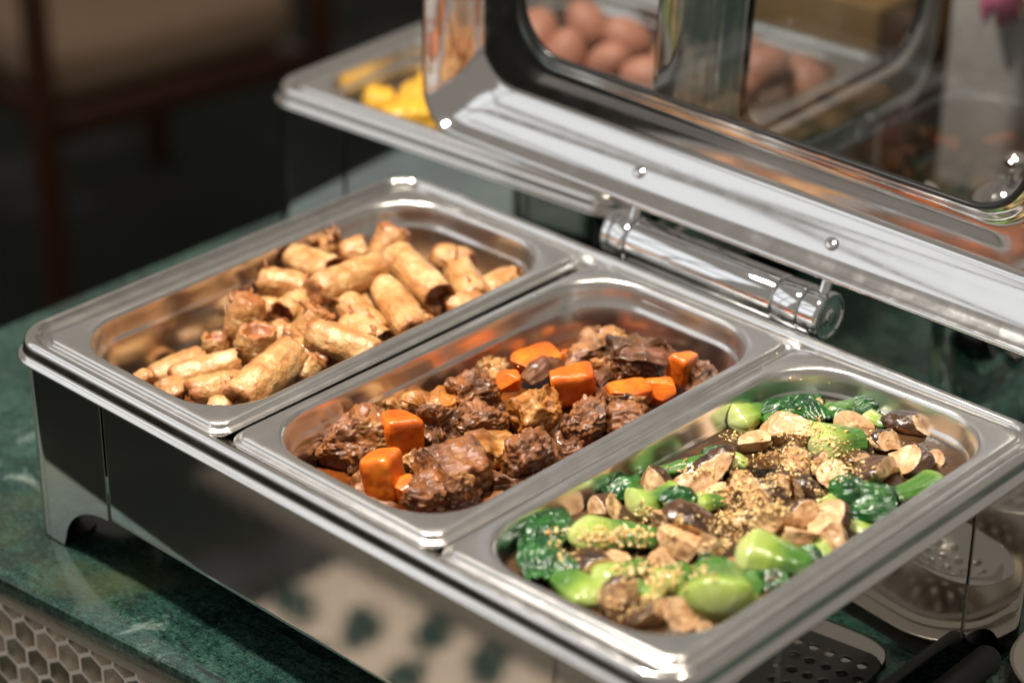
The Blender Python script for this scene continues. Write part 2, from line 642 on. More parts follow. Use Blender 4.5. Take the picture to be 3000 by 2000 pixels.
def leaf_mat():
    m, t, b = nt('cooked_leaf')
    v = coords(t)
    c = ramp(t, nse(t, v, 60, 4, 0.6, 0.6), [(0.35, (0.004, 0.030, 0.008)), (0.55, (0.010, 0.075, 0.012)), (0.75, (0.045, 0.19, 0.014))])
    t.links.new(c, b.inputs['Base Color'])
    b.inputs['Roughness'].default_value = 0.18
    b.inputs['Specular IOR Level'].default_value = 0.6
    b.inputs['Subsurface Weight'].default_value = 0.1
    b.inputs['Subsurface Radius'].default_value = (0.001, 0.003, 0.0005)
    b.inputs['Subsurface Scale'].default_value = 1
    bump(t, b, nse(t, v, 220, 4, 0.6, 0.8), 0.5, 0.0015)
    return m


M_LEAF = leaf_mat()


def mush_mat():
    m, t, b = nt('shiitake')
    v = coords(t)
    cut = attr(t, 'cut')
    fl = ramp(t, nse(t, v, 110, 5, 0.6, 0.4), [(0.35, (0.40, 0.20, 0.085)), (0.58, (0.64, 0.41, 0.22)), (0.75, (0.74, 0.55, 0.36))])
    cp = ramp(t, nse(t, v, 70, 4), [(0.35, (0.022, 0.009, 0.004)), (0.7, (0.10, 0.042, 0.018))])
    n = nse(t, v, 300, 3)
    ad = node(t, 'ShaderNodeMath', operation='MULTIPLY_ADD')
    t.links.new(n, ad.inputs[0]); ad.inputs[1].default_value = 0.3
    t.links.new(cut, ad.inputs[2])
    c = mixc(t, ramp(t, ad.outputs[0], [(0.45, (0, 0, 0)), (0.75, (1, 1, 1))]), cp, fl)
    t.links.new(c, b.inputs['Base Color'])
    t.links.new(maprange(t, cut, 0.2, 0.8, 0.22, 0.42), b.inputs['Roughness'])
    coat(t, b, v, 0.35, 0.12, 220, 0.5, 0.002)
    b.inputs['Subsurface Weight'].default_value = 0.1
    b.inputs['Subsurface Radius'].default_value = (0.003, 0.0015, 0.0008)
    b.inputs['Subsurface Scale'].default_value = 1
    bump(t, b, nse(t, v, 260, 4, 0.6), 0.4, 0.0009)
    return m


M_MUSH = mush_mat()


def crumb_mat():
    m, t, b = nt('fried_garlic')
    v = coords(t, (1, 1, 1), False)
    c = ramp(t, nse(t, v, 260, 3), [(0.3, (0.60, 0.32, 0.10)), (0.5, (0.80, 0.55, 0.23)), (0.7, (0.90, 0.74, 0.46))])
    t.links.new(c, b.inputs['Base Color'])
    b.inputs['Roughness'].default_value = 0.4
    b.inputs['Subsurface Weight'].default_value = 0.15
    b.inputs['Subsurface Radius'].default_value = (0.002, 0.001, 0.0004)
    b.inputs['Subsurface Scale'].default_value = 1
    return m


M_CRUMB = crumb_mat()
M_EGG = plain('brown_eggshell', (0.40, 0.18, 0.125), 0.45, 0.3, **{'Subsurface Weight': 0.1, 'Subsurface Scale': 0.003})
M_YELLOW = plain('yellow_fruit', (0.70, 0.38, 0.03), 0.3, 0.5, **{'Subsurface Weight': 0.2, 'Subsurface Scale': 0.004})

# ------------------------------------------------------------------ the setting
COUNTER = -146.0
SL = 0.093


def front_y(x):
    return -64.4 + SL*x


mb = MB()
mb.box(-6000, -6000, -1060, 6000, 6000, -1040)
floor = tag(mb.build('floor', M_FLOOR, smooth=False), kind='structure')
# terrazzo floor in front of the counter (seen mirrored in the dish): cream bed with dark green pieces
mb = MB()
mb.box(-835, -1033, -1039.9, 900, -120, -1034)
terr = tag(mb.build('terrazzo_floor', M_CREAM, smooth=False), kind='structure')
random.seed(5)
spots = [(-704, -946), (-631, -1004), (-535, -1000), (-585, -905), (-800, -925)]
for i in range(4000):
    x, y = random.uniform(-800, -60), random.uniform(-975, -620)
    if all(((x-a-y+b)/62)**2+((x-a+y-b)/112)**2 > 2.6 for a, b in spots):
        spots.append((x, y))
for x, y in spots:
    mb = MB()
    n = random.choice((4, 5, 5, 6)); a0 = random.uniform(0, 6)
    th = random.uniform(.4, 1.2)
    ring = []
    for k in range(n):
        a = a0+2*math.pi*k/n+random.uniform(-.25, .25)
        rr = random.uniform(.85, 1.15)
        p, q = 56*rr*math.cos(a), 31*rr*math.sin(a)
        ring.append((x+p*math.cos(th)-q*math.sin(th), y+p*math.sin(th)+q*math.cos(th)))
    mb.add([(a, b, -1034.5) for a, b in ring]+[(x+(a-x)*.97, y+(b-y)*.97, -1032.5) for a, b in ring],
           [(k, (k+1) % n, n+(k+1) % n, n+k) for k in range(n)]+[tuple(range(n, 2*n))])
    mb.build('tile', M_CHIP, terr, smooth=False)

mb = MB()
mb.box(-1150, -2600, -1039.8, 900, -1046, -1035)
tag(mb.build('stone_floor', plain('grey_stone', (0.13, 0.115, 0.095), 0.7, 0.2), smooth=False), kind='structure')

# counter: green marble slab with an eased edge on a tiled base
cor = [(-264, front_y(-264)), (1500, front_y(1500)), (1500, 1900), (-264, 1900)]


def inset(d):
    return [(-264+d, front_y(-264+d)+d), (1500-d, front_y(1500-d)+d), (1500-d, 1900-d), (-264+d, 1900-d)]


cnt = empty('marble_counter', 600, 800, -1034, 'buffet counter with dark green veined marble top and hexagon tiled front', 'counter')
mb = MB()
lv = [(-168, 1.0), (-167, 0.2), (-148.4, 0.0), (-147.2, 0.35), (-146.35, 1.2), (COUNTER, 2.4)]
for z, d in lv:
    mb.v += [Vector((x, y, z)) for x, y in inset(d)]
for i in range(len(lv)-1):
    for k in range(4):
        mb.f.append((i*4+k, i*4+(k+1) % 4, i*4+4+(k+1) % 4, i*4+4+k))
mb.f.append((3, 2, 1, 0))
n = (len(lv)-1)*4
mb.f.append((n, n+1, n+2, n+3))
mb.build('countertop', M_MARBLE, cnt, smooth=True, sh=50)
mb = MB()
ins = inset(13)
base_v = [(x, y, -168.2) for x, y in ins]+[(x, y, -1034) for x, y in ins]
mb.add(base_v, [(0, 1, 5, 4), (1, 2, 6, 5), (2, 3, 7, 6), (3, 0, 4, 7), (0, 3, 2, 1), (4, 5, 6, 7)])
base = mb.build('counter_base', M_GROUT, cnt, smooth=False)
# hexagon wall tiles on the guest side, each its own piece
e = Vector((1, SL, 0)).normalized()
nrm = Vector((SL, -1, 0)).normalized()
PITCH = 21.0
HW = (PITCH-3.3)/2
HR = HW/math.cos(math.pi/6)
ROW = PITCH*math.sqrt(3)/2
hexv = []
for rr, dd in ((HR, 0.0), (HR, 0.5), (HR-0.25, 0.9), (HR-0.9, 1.1)):
    for k in range(6):
        a = math.pi/6+math.pi/3*k
        hexv.append((rr*math.cos(a), rr*math.sin(a), dd))
hexf = [(i*6+k, i*6+(k+1) % 6, i*6+6+(k+1) % 6, i*6+6+k) for i in range(3) for k in range(6)]+[tuple(range(18, 24))]
hme = bpy.data.meshes.new('tile')
hme.from_pydata([((e*a+Vector((0, 0, 1))*b+nrm*c)*S)[:] for a, b, c in hexv], [], hexf)
hme.materials.append(M_TILE)
for p in hme.polygons:
    p.use_smooth = True
for row in range(9):
    for c in range(-2, 17):
        xx = -30+c*PITCH+(row % 2)*PITCH/2
        z = -178-row*ROW
        p = Vector((xx, front_y(xx)+13.05, z))
        if row > 3 and xx < -40: continue
        o = bpy.data.objects.new('tile', hme)
        link(o, base, p)

# ------------------------------------------------------------------ chafing dishes
PD = 333.2            # pan length across the dish
PW = 176.2            # pan width
PITCHP = 177.2


def chafing_dish(nm, T, ULEN, label, tilt, lid_z, gx=0.0, gy=0.0, group='chafing dishes on the counter'):
    c = T(ULEN/2, PD/2, COUNTER)
    root = empty('chafing_dish', c.x, c.y, c.z, label, 'chafing dish', group)
    R = (-gx, -gy, ULEN, PD)
    # pressed rim
    prof = [(-13, -60, 18), (-12, -9.5, 18), (-9, -8.2, 20), (0.5, -8.0, 20), (1.6, -7.0, 21), (2.4, -4.0, 22), (3.2, -1.2, 22), (4.4, 0.6, 23),
            (6.2, 1.6, 24), (8.0, 1.2, 25), (9.6, -0.4, 26), (10.6, -2.8, 27), (11.0, -6.0, 27), (11.4, -8.4, 28), (12.6, -10.0, 29), (14.2, -10.8, 30),
            (15.0, -11.6, 31), (14.8, -12.6, 31), (13.6, -13.0, 30), (10.2, -12.8, 26)]
    vs, fs = loft(R, prof, T, 12)
    mk('rim', vs, fs, M_RIM, root)
    # corner posts with arched feet
    BO = 10.0
    CR = 20.0
    arc = math.pi/2*CR
    half = 82.0-CR

    def corner(kx, ky):
        cx = (ULEN+BO-CR) if kx else (-BO-gx*.6+CR)
        cy = (PD+BO-CR) if ky else (-BO+CR)
        sx = 1 if kx else -1
        sy = 1 if ky else -1
        path = []
        hx = half+(gx*.6 if not kx else 0)
        ss = [-half-arc/2+half*i/26 for i in range(27)]
        for s_ in ss:
            path.append((cx+sx*CR, cy-sy*(-(s_+arc/2)), s_))
        for i in range(1, 13):
            a = math.pi/2*i/12
            path.append((cx+sx*CR*math.cos(a), cy+sy*CR*math.sin(a), -arc/2+arc*i/12))
        for i in range(1, 27):
            path.append((cx-sx*hx*i/26, cy+sy*CR, arc/2+half*i/26))
        tot = half+arc/2
        vs, fs = [], []
        for x, y, s_ in path:
            d = tot-abs(s_)
            u = d/46.0
            zb = -144.5+40.5*math.sqrt(max(0, 1-u*u)) if u < 1 else -144.5
            for j in range(4):
                vs.append(T(x, y, -12.5+(zb+12.5)*j/3))
        for i in range(len(path)-1):
            for j in range(3):
                fs.append((i*4+j, i*4+j+1, i*4+5+j, i*4+4+j))
        o = mk('corner_post', vs, fs, M_MIRROR, root)
        md = o.modifiers.new('s', 'SOLIDIFY'); md.thickness = 0.0009; md.offset = 1 if sx*sy > 0 else -1
        md = o.modifiers.new('e', 'EDGE_SPLIT'); md.split_angle = math.radians(40)
        f = MB()
        f.lathe([(0, 0.0), (13, 0.0), (14, 0.6), (13, 1.6), (0, 1.7)], T(cx, cy, COUNTER), n=20)
        f.build('foot_pad', M_BLACK, o)
        return o
    for kx in (0, 1):
        for ky in (0, 1):
            corner(kx, ky)
    # side panels between the posts
    g = 1.3
    e0 = 72+g

    def panel(name, a, b, axis):
        prof2 = []
        vs, fs = [], []
        L = 24
        pr = [(-12.5, 0), (-14, 0), (-100.6, 0), (-101.4, 0), (-103.4, -0.4), (-104.6, -1.2), (-104.8, -3), (-103.9, -5)]
        m = len(pr)
        cu = [a, a+0.8]+[a+1.6+(b-a-3.2)*i/(L-4) for i in range(L-3)]+[b-0.8, b]
        for i in range(L+1):
            u = cu[i]
            ed = min(i, L-i)
            for z, d in pr:
                dd = d-(0.9 if ed == 0 else 0)
                if axis == 'f': vs.append(T(u, -BO-dd, z))
                elif axis == 'b': vs.append(T(u, PD+BO+dd, z))
                elif axis == 'l': vs.append(T(-BO-gx*.6-dd, u, z))
                else: vs.append(T(ULEN+BO+dd, u, z))
        for i in range(L):
            for j in range(m-1):
                fs.append((i*m+j, i*m+j+1, i*m+m+j+1, i*m+m+j))
        return mk(name, vs, fs, M_MIRROR, root)
    panel('front_panel', e0, ULEN-e0, 'f')
    panel('back_panel', e0, ULEN-e0, 'b')
    panel('side_panel', e0, PD-e0, 'l')
    panel('side_panel', e0, PD-e0, 'r')
    # inner water pan closes the body
    vs, fs = loft((3, 3, ULEN-3, PD-3), [(-1, -13, 14), (-2, -86, 14), (-8, -92, 12)], T, 6, fill=True)
    mk('water_pan', vs, fs, M_DARK, root)

    # ---------------- hinge
    hc = ULEN/2
    hv, hz, hr = PD+32.5, 5.0, 16.6
    x0, x1 = hc-92, hc+91
    ax = (T(1, 0, 0)-T(0, 0, 0)).normalized()
    hm = MB()
    hm.lathe([(0, x0+19), (hr-1.4, x0+19), (hr-0.3, x0+19.6), (hr, x0+21), (hr, x1-39), (hr-.3, x1-38.2), (hr-1.4, x1-37.6), (0, x1-37.6)], T(0, hv, hz), ax, 40)
    hinge = hm.build('hinge', M_CHROME, root, sh=50)
    for a, b in ((x0+4.5, x0+18), (x1-36.6, x1-16)):
        h2 = MB()
        h2.lathe([(0, a), (hr-1.5, a), (hr-.2, a+.5), (hr+.2, a+1.8), (hr+.2, b-1.8), (hr-.2, b-.5), (hr-1.5, b), (0, b)], T(0, hv, hz), ax, 40)
        h2.build('hinge_sleeve', M_CHROME, hinge, sh=50)
    h2 = MB()
    h2.lathe([(0, x0-5), (6, x0-5), (hr-2, x0-4), (hr-.2, x0-2), (hr+.2, x0), (hr+.2, x0+3.3), (hr-1, x0+4), (0, x0+4)], T(0, hv, hz), ax, 40)
    h2.build('end_cap', M_CHROME, hinge, sh=50)
    h2 = MB()
    h2.lathe([(0, x1-15.4), (hr-1, x1-15.4), (hr+.2, x1-14.6), (hr+.2, x1-3), (hr, x1-1), (hr-1, x1), (hr-2.4, x1), (hr-3, x1-1.2), (hr-4, x1-1.4), (hr-4.4, x1-.6), (5.5, x1-.6),
              (4.6, x1-.2), (4, x1+.8), (2, x1+1.2), (0, x1+1.3)], T(0, hv, hz), ax, 40)
    h2.build('end_cap', M_CHROME, hinge, sh=40)
    hb = MB()
    hb.box(x0+12, PD+9, -34, x1-12, PD+34, -13, 2, T)
    hb.build('hinge_bracket', M_RIM, hinge)
    # ---------------- lid, standing open
    HL = 372.0
    ct, st = math.cos(tilt), math.sin(tilt)
    lv0 = PD+34.0

    def TL(p, a, b):
        return T(p, lv0+a*st+b*ct, lid_z+a*ct-b*st)
    RL = (-15-gx*.5, 0, ULEN+15, HL)
    lp = [(-1.0, 2.2, 29), (0.0, 0.0, 30), (-0.4, -1.6, 30), (-1.6, -2.3, 29), (-3.2, -2.2, 28), (-4.6, -1.0, 27), (-5.4, 0.8, 26), (-6.6, 2.4, 25), (-8, 4.6, 25), (-10, 7.0, 25), (-13, 9.9, 26), (-17, 12.9, 26), (-21, 15.4, 27), (-25, 17.6, 28),
          (-29, 19.9, 30), (-32, 22.0, 31), (-34.2, 24.2, 32), (-35.8, 25.2, 33), (-37.6, 25.9, 34), (-42, 26.5, 36), (-47, 27.0, 37), (-52, 27.8, 38), (-57, 28.8, 39), (-61, 29.4, 40), (-64, 29.5, 40), (-66, 28.6, 40),
          (-67.6, 27.0, 40), (-69.4, 26.2, 40), (-72, 26.0, 40)]
    vs, fs = loft(RL, lp, TL, 12)
    lid = mk('lid', vs, fs, M_LID, root)
    vs, fs = loft(RL, [(-70.8, 25.8, 40), (-71.2, 24.8, 40), (-72.3, 24.2, 39.5), (-73.6, 24.6, 39), (-74.2, 25.6, 38.6), (-74.4, 28.5, 38.5), (-70.8, 28.5, 40)], TL, 12)
    mk('gasket', vs, fs, M_BLACK, lid)
    vs, fs = loft(RL, [(-72.6, 25.4, 39), (-72.6, 27.8, 39)], TL, 12, fill=True, fill0=True)
    mk('glass_pane', vs, fs, M_GLASS, lid, smooth=False)
    nl = (TL(0, -13, 18)-TL(0, 0, 0)).normalized()
    nin = (TL(0, 15.4, -24)-TL(0, 0, 0)).normalized() * -1
    wn = (TL(0, 20, -16)-TL(0, 0, 0)).normalized()
    for u, up_ in ((hc-87, hc-78), (hc+77, hc+84)):
        s_ = MB()
        pc = TL(u, 19.5, 14.3)
        s_.lathe([(5.2, -0.8), (5.1, 0.2), (4.6, 0.8), (3.4, 1.3), (1.9, 1.45), (1.7, 0.4), (0, 0.3)], pc, wn, 24)
        s_.build('screw', M_CHROME, lid, sh=50)
        s_ = MB()
        s_.tube([T(up_, hv, hz+8), T(up_, hv+1, hz+15), T(up_, hv+3, hz+20), TL(up_, 5, 8.0)], [5.5, 4.2, 4.0, 4.6], 16)
        s_.build('hinge_peg', M_CHROME, hinge, sh=50)
    hd = MB()
    hd.tube([TL(hc-60, HL, 2), TL(hc-60, HL+10, 18), TL(hc-52, HL+14, 26), TL(hc+52, HL+14, 26), TL(hc+60, HL+10, 18), TL(hc+60, HL, 2)], 5, 14)
    hd.build('handle', M_CHROME, lid)
    return root


dish = chafing_dish('main', ID, 530.0, 'long polished steel chafing dish holding spring rolls, beef stew and bok choy', 0.0, 29.0, 6.2, 3.1)


def T2(u, v, z):
    c_, s_ = math.cos(math.radians(3.4)), math.sin(math.radians(3.4))
    a, b = v+15, 354+15-u
    return Vector((-220+a*c_-b*s_, 382+a*s_+b*c_, z))


dish2 = chafing_dish('rear', T2, 354.0, 'shorter steel chafing dish with eggs and yellow fruit behind the long one', 0.05, -28.0)

# ------------------------------------------------------------------ food pans


def food_pan(T, u0, dz, label, yaw=0.0, dy=0.0, roll=0.0):
    def TP(a, b, z):
        ca, sa = math.cos(yaw), math.sin(yaw)
        a2, b2 = a-PW/2, b-PD/2
        return T(u0+PW/2+a2*ca-b2*sa, PD/2+dy+a2*sa+b2*ca, z+dz+a2*roll)
    prof = [(-2, -7.2, 11), (-0.4, -6.6, 12), (0, -5.4, 12), (-0.4, -4.2, 12), (-1.4, -3.6, 11.5), (-2.8, -3.4, 11), (-3.6, -2.9, 10.5), (-4.0, -1.6, 10), (-4.5, -0.6, 10), (-5.6, 0, 9.5),
            (-7.4, 0.05, 18), (-9.6, 0, 40), (-11.0, -0.35, 43), (-12.0, -1.4, 43), (-12.6, -3.2, 43), (-13.4, -8, 43), (-14.6, -14.0, 42), (-15.1, -15.2, 42), (-16.0, -16.6, 41), (-16.6, -18.4, 41),
            (-19.6, -40, 39), (-22.2, -57, 37), (-24.4, -62, 36), (-29, -65.4, 32), (-37, -66.5, 28)]
    vs, fs = loft((0, 0, PW, PD), prof, TP, 14, fill=True)
    o = mk('food_pan', vs, fs, M_PAN)
    return tag(o, label, 'pan', 'steel food pans set in the chafing dishes'), TP


PZ = (-0.6, -1.0, 0.8)
panA, TA = food_pan(ID, -1.8, PZ[0], 'rectangular steel pan full of fried spring rolls', 0.004, -1.5)
panB, TB = food_pan(ID, 178.8, PZ[1], 'rectangular steel pan of braised beef and carrots', -0.004, 1.5)
panC, TC = food_pan(ID, 355.4, PZ[2], 'rectangular steel pan of bok choy and mushrooms in broth', 0.0, 0.0, 0.026)
panD, TD = food_pan(T2, 177.2, PZ[0], 'steel pan of yellow fruit in the shorter chafing dish')
panE, TE = food_pan(T2, 0.4, PZ[0]-1, 'steel pan of brown eggs in the shorter chafing dish')

# ------------------------------------------------------------------ food builders


def fbm(p, o=4):
    return noise.fractal(p, 1.0, 2.0, o)


def spring_roll(A, B, r, seed, ends=(0, 0), frill=0, bulge=0.0, label=''):
    r *= 1.15
    """wrapped fried roll from A to B; ends 0 folded shut, 1 open"""
    rnd = random.Random(seed)
    A = Vector(A); B = Vector(B)
    ax = (B-A); L = ax.length; ax.normalize()
    u = ax.cross(Vector((0, 0, 1)))
    if u.length < .1: u = ax.orthogonal()
    u.normalize(); w = u.cross(ax)*1.0
    if w.z < 0: w = -w
    N, NA = 48, 46
    off = Vector((seed*17.3, seed*5.1, seed*3.7))
    th0 = rnd.uniform(0, 6.28)
    bend = rnd.uniform(-.03, .03)*L
    sq = rnd.uniform(0.0, 0.10)
    vs, br = [], []

    def cen(t):
        return A+ax*(L*t)+u*(bend*(1-(2*t-1)**2))

    def shell(t, th, k=1.0):
        rr = r*(1+bulge*math.sin(math.pi*t))*(1-0.10*abs(2*t-1)**5)
        a = (th-th0) % (2*math.pi)
        rr *= 0.96+0.10*(a/(2*math.pi)) if a < 6.05 else 0.96+0.10*(6.05/6.283)*(6.283-a)/0.233
        q = cen(t)+u*(rr*math.cos(th))+w*(rr*math.sin(th))
        rr += 0.9*noise.noise((q+off)*0.045)+0.65*noise.noise((q+off)*0.13)+0.42*noise.noise((q-off)*0.38)+0.24*noise.noise((q-off)*0.9)
        wr = noise.noise(Vector((math.cos(th)*3.2, math.sin(th)*3.2, t*1.6+seed*3.1)))
        rr += .75*max(0, 1-abs(wr)*5)-.25
        bl = noise.noise((q+off)*0.62)
        rr += .55*max(0, bl-.18)
        rr *= 1-sq*abs(math.sin(th))
        return rr*k
    rows = []
    for j, (sgn, op) in enumerate(((0, ends[0]), (1, ends[1]))):
        pass
    jag = [1.6*noise.noise(Vector((k*.35, seed, 0)))+1.0*noise.noise(Vector((k*1.3, seed, 4))) for k in range(N)]
    jag[-1] = jag[0]

    def endrings(t0, op):
        d = -1 if t0 == 0 else 1
        out = []
        if op:
            for ins, kk in ((-2.0, .80), (-7, .74), (-6, .5), (-5, .25), (-4.5, .02)):
                out.append((t0, ins*d, kk, 1.0 if kk > .5 else .9))
        else:
            for ins, kk in ((1.2, .93), (1.9, .78), (1.7, .58), (1.0, .36), (0.2, .15), (0, .01)):
                out.append((t0, ins*d, kk, .75))
        return out
    e0 = endrings(0, ends[0])[::-1]; e1 = endrings(1, ends[1])
    allr = e0+[(i/(NA-1), 0, 1, 0) for i in range(NA)]+e1
    for t, sh_, kk, bb in allr:
        for k in range(N):
            th = 2*math.pi*k/N
            rr = shell(t, th, kk)
            p = cen(t)+ax*sh_+u*(rr*math.cos(th))+w*(rr*math.sin(th))
            ed = min(t, 1-t)*L
            if kk == 1:
                op = ends[0] if t < .5 else ends[1]
                if op and ed < 3.5:
                    p += ax*(jag[k]*(1-ed/3.5)*(1 if t > .5 else -1)*1.5)
                    p += (u*math.cos(th)+w*math.sin(th))*(0.8*(1-ed/3.5))
            else:
                p += ax*(1.5*noise.noise((p+off)*0.25))+u*(1.2*noise.noise((p-off)*0.3))
            vs.append(p)
            b_ = bb*.75 if kk < 1 else max(0, .42-ed/12.0)
            b_ += 0.42*max(0, noise.noise((p+off)*0.06))
            br.append(b_)
    n = len(allr)
    fs = [(i*N+k, i*N+(k+1) % N, (i+1)*N+(k+1) % N, (i+1)*N+k) for i in range(n-1) for k in range(N)]
    # crisp shreds of wrapper
    for q in range(frill):
        t = rnd.choice((rnd.uniform(0, .15), rnd.uniform(.85, 1))) if frill < 12 else rnd.uniform(.1, 1)
        th = rnd.uniform(.4, 2.8) if frill < 12 else rnd.gauss(2.9, .5)
        rr = shell(t, th)
        rad = (u*math.cos(th)+w*math.sin(th))
        p0 = cen(t)+rad*(rr*.9)
        d = (rad*1.0+ax*rnd.uniform(-.9, .9)+u*rnd.uniform(-.5, .5)).normalized()
        sd = d.cross(rad+Vector((.1, .2, .3))).normalized()
        ln = rnd.uniform(4, 9.5); wd = rnd.uniform(1.2, 3.2)
        b0 = len(vs)
        for i in range(6):
            f = i/5
            c = p0+d*(ln*f)+w*(1.4*math.sin(f*3+q))+sd*(1.0*noise.noise(Vector((f*4, q, seed))))
            ww = wd*(1-f*.8)
            th_ = d.cross(sd)*.5
            for dx_ in ((sd*ww+th_), (sd*ww-th_), (-sd*ww-th_), (-sd*ww+th_)):
                vs.append(c+dx_); br.append(.55+.3*f*rnd.random())
        for i in range(5):
            for k in range(4):
                fs.append((b0+i*4+k, b0+i*4+(k+1) % 4, b0+i*4+4+(k+1) % 4, b0+i*4+4+k))
    o = mk('spring_roll', vs, fs, M_ROLL, attrs={'brown': br})
    return tag(o, label, 'spring roll', 'fried spring rolls heaped in the steel pan')


_ico = {}


def ico(sub):
    if sub not in _ico:
        bm = bmesh.new()
        bmesh.ops.create_icosphere(bm, subdivisions=sub, radius=1)
        bm.verts.index_update()
        _ico[sub] = ([v.co.copy() for v in bm.verts], [tuple(v.index for v in f.verts) for f in bm.faces])
        bm.free()
    return _ico[sub]


def chunk(c, dims, rot, seed, n=4.0, cuts=0, lump=0.1, fine=0.03, fibre=0.0, sub=5, cutn=None, taper=0.0, crinkle=0.0, knobs=0):
    """irregular block: superellipsoid with cut planes, lumps and fibres; returns verts, faces, cut mask"""
    rnd = random.Random(seed)
    c = Vector(c); R = rot
    off = Vector((seed*7.7, -seed*3.1, seed*1.9))
    dv, fs = ico(sub)
    pl = []
    for i in range(cuts):
        a = Vector((rnd.gauss(0, 1), rnd.gauss(0, 1), rnd.gauss(0, 1))).normalized()
        pl.append((a, rnd.uniform(.55, .82)))
    pl += (cutn or [])
    vs, mask = [], []
    sz = sum(dims)/3
    kn = []
    for i in range(knobs):
        a = Vector((rnd.gauss(0, 1), rnd.gauss(0, 1), rnd.gauss(.2, 1))).normalized()
        kn.append((a, rnd.uniform(.10, .30)*(1 if rnd.random() < .7 else -.8), rnd.uniform(.16, .34)))
    for d in dv:
        s = (abs(d.x)**n+abs(d.y)**n+abs(d.z)**n)**(-1/n)
        p = d*s
        m = 0.0
        for a, h in pl:
            q = p.dot(a)
            if q > h:
                p = p-a*(q-h)
                m = 1.0
        if taper:
            k = 1-taper*(p.x*.5+.5)
            p = Vector((p.x, p.y*k, p.z*k))
        q = Vector((p.x*dims[0], p.y*dims[1], p.z*dims[2]))
        nn = d
        if lump:
            q += nn*(sz*lump*(1.2*noise.noise((q+off)*(1.6/sz))+.8*noise.noise((q-off)*(3.4/sz))))
        for a, h, w_ in kn:
            dd = (d-a).length_squared
            if dd < w_*w_*6:
                q += nn*(sz*h*math.exp(-dd/(w_*w_)))
        if fibre:
            g = Vector((q.x*.05, q.y*.30, q.z*.30))+off
            ly = noise.noise((q+off)*(2.2/sz))
            q += nn*(fibre*(.9-abs(noise.noise(g))*2.4)+fibre*.6*noise.noise(g*2.4)+fibre*1.5*max(0, min(1, ly*5)))
        if fine:
            q += nn*(sz*fine*(noise.noise((q+off)*.28)+.6*noise.noise((q-off)*.62)))
        if crinkle and abs(d.y) > .3:
            q.y += math.copysign(crinkle*math.sin(q.x*1.45), d.y)
        vs.append(c+R @ q)
        mask.append(m)
    return vs, fs, mask


def rotm(seed, yaw=None, tilt=0.35):
    rnd = random.Random(seed*13+1)
    y = rnd.uniform(0, 6.28) if yaw is None else yaw
    return (Matrix.Rotation(y, 3, 'Z') @ Matrix.Rotation(rnd.uniform(-tilt, tilt), 3, 'X') @ Matrix.Rotation(rnd.uniform(-tilt, tilt), 3, 'Y'))


# ------------------------------------------------------------------ spring rolls (picture positions of both ends -> points in the pan)


def c8(x, y, z):
    return atz(x*.4+313.6, y*.4+470.4, z)


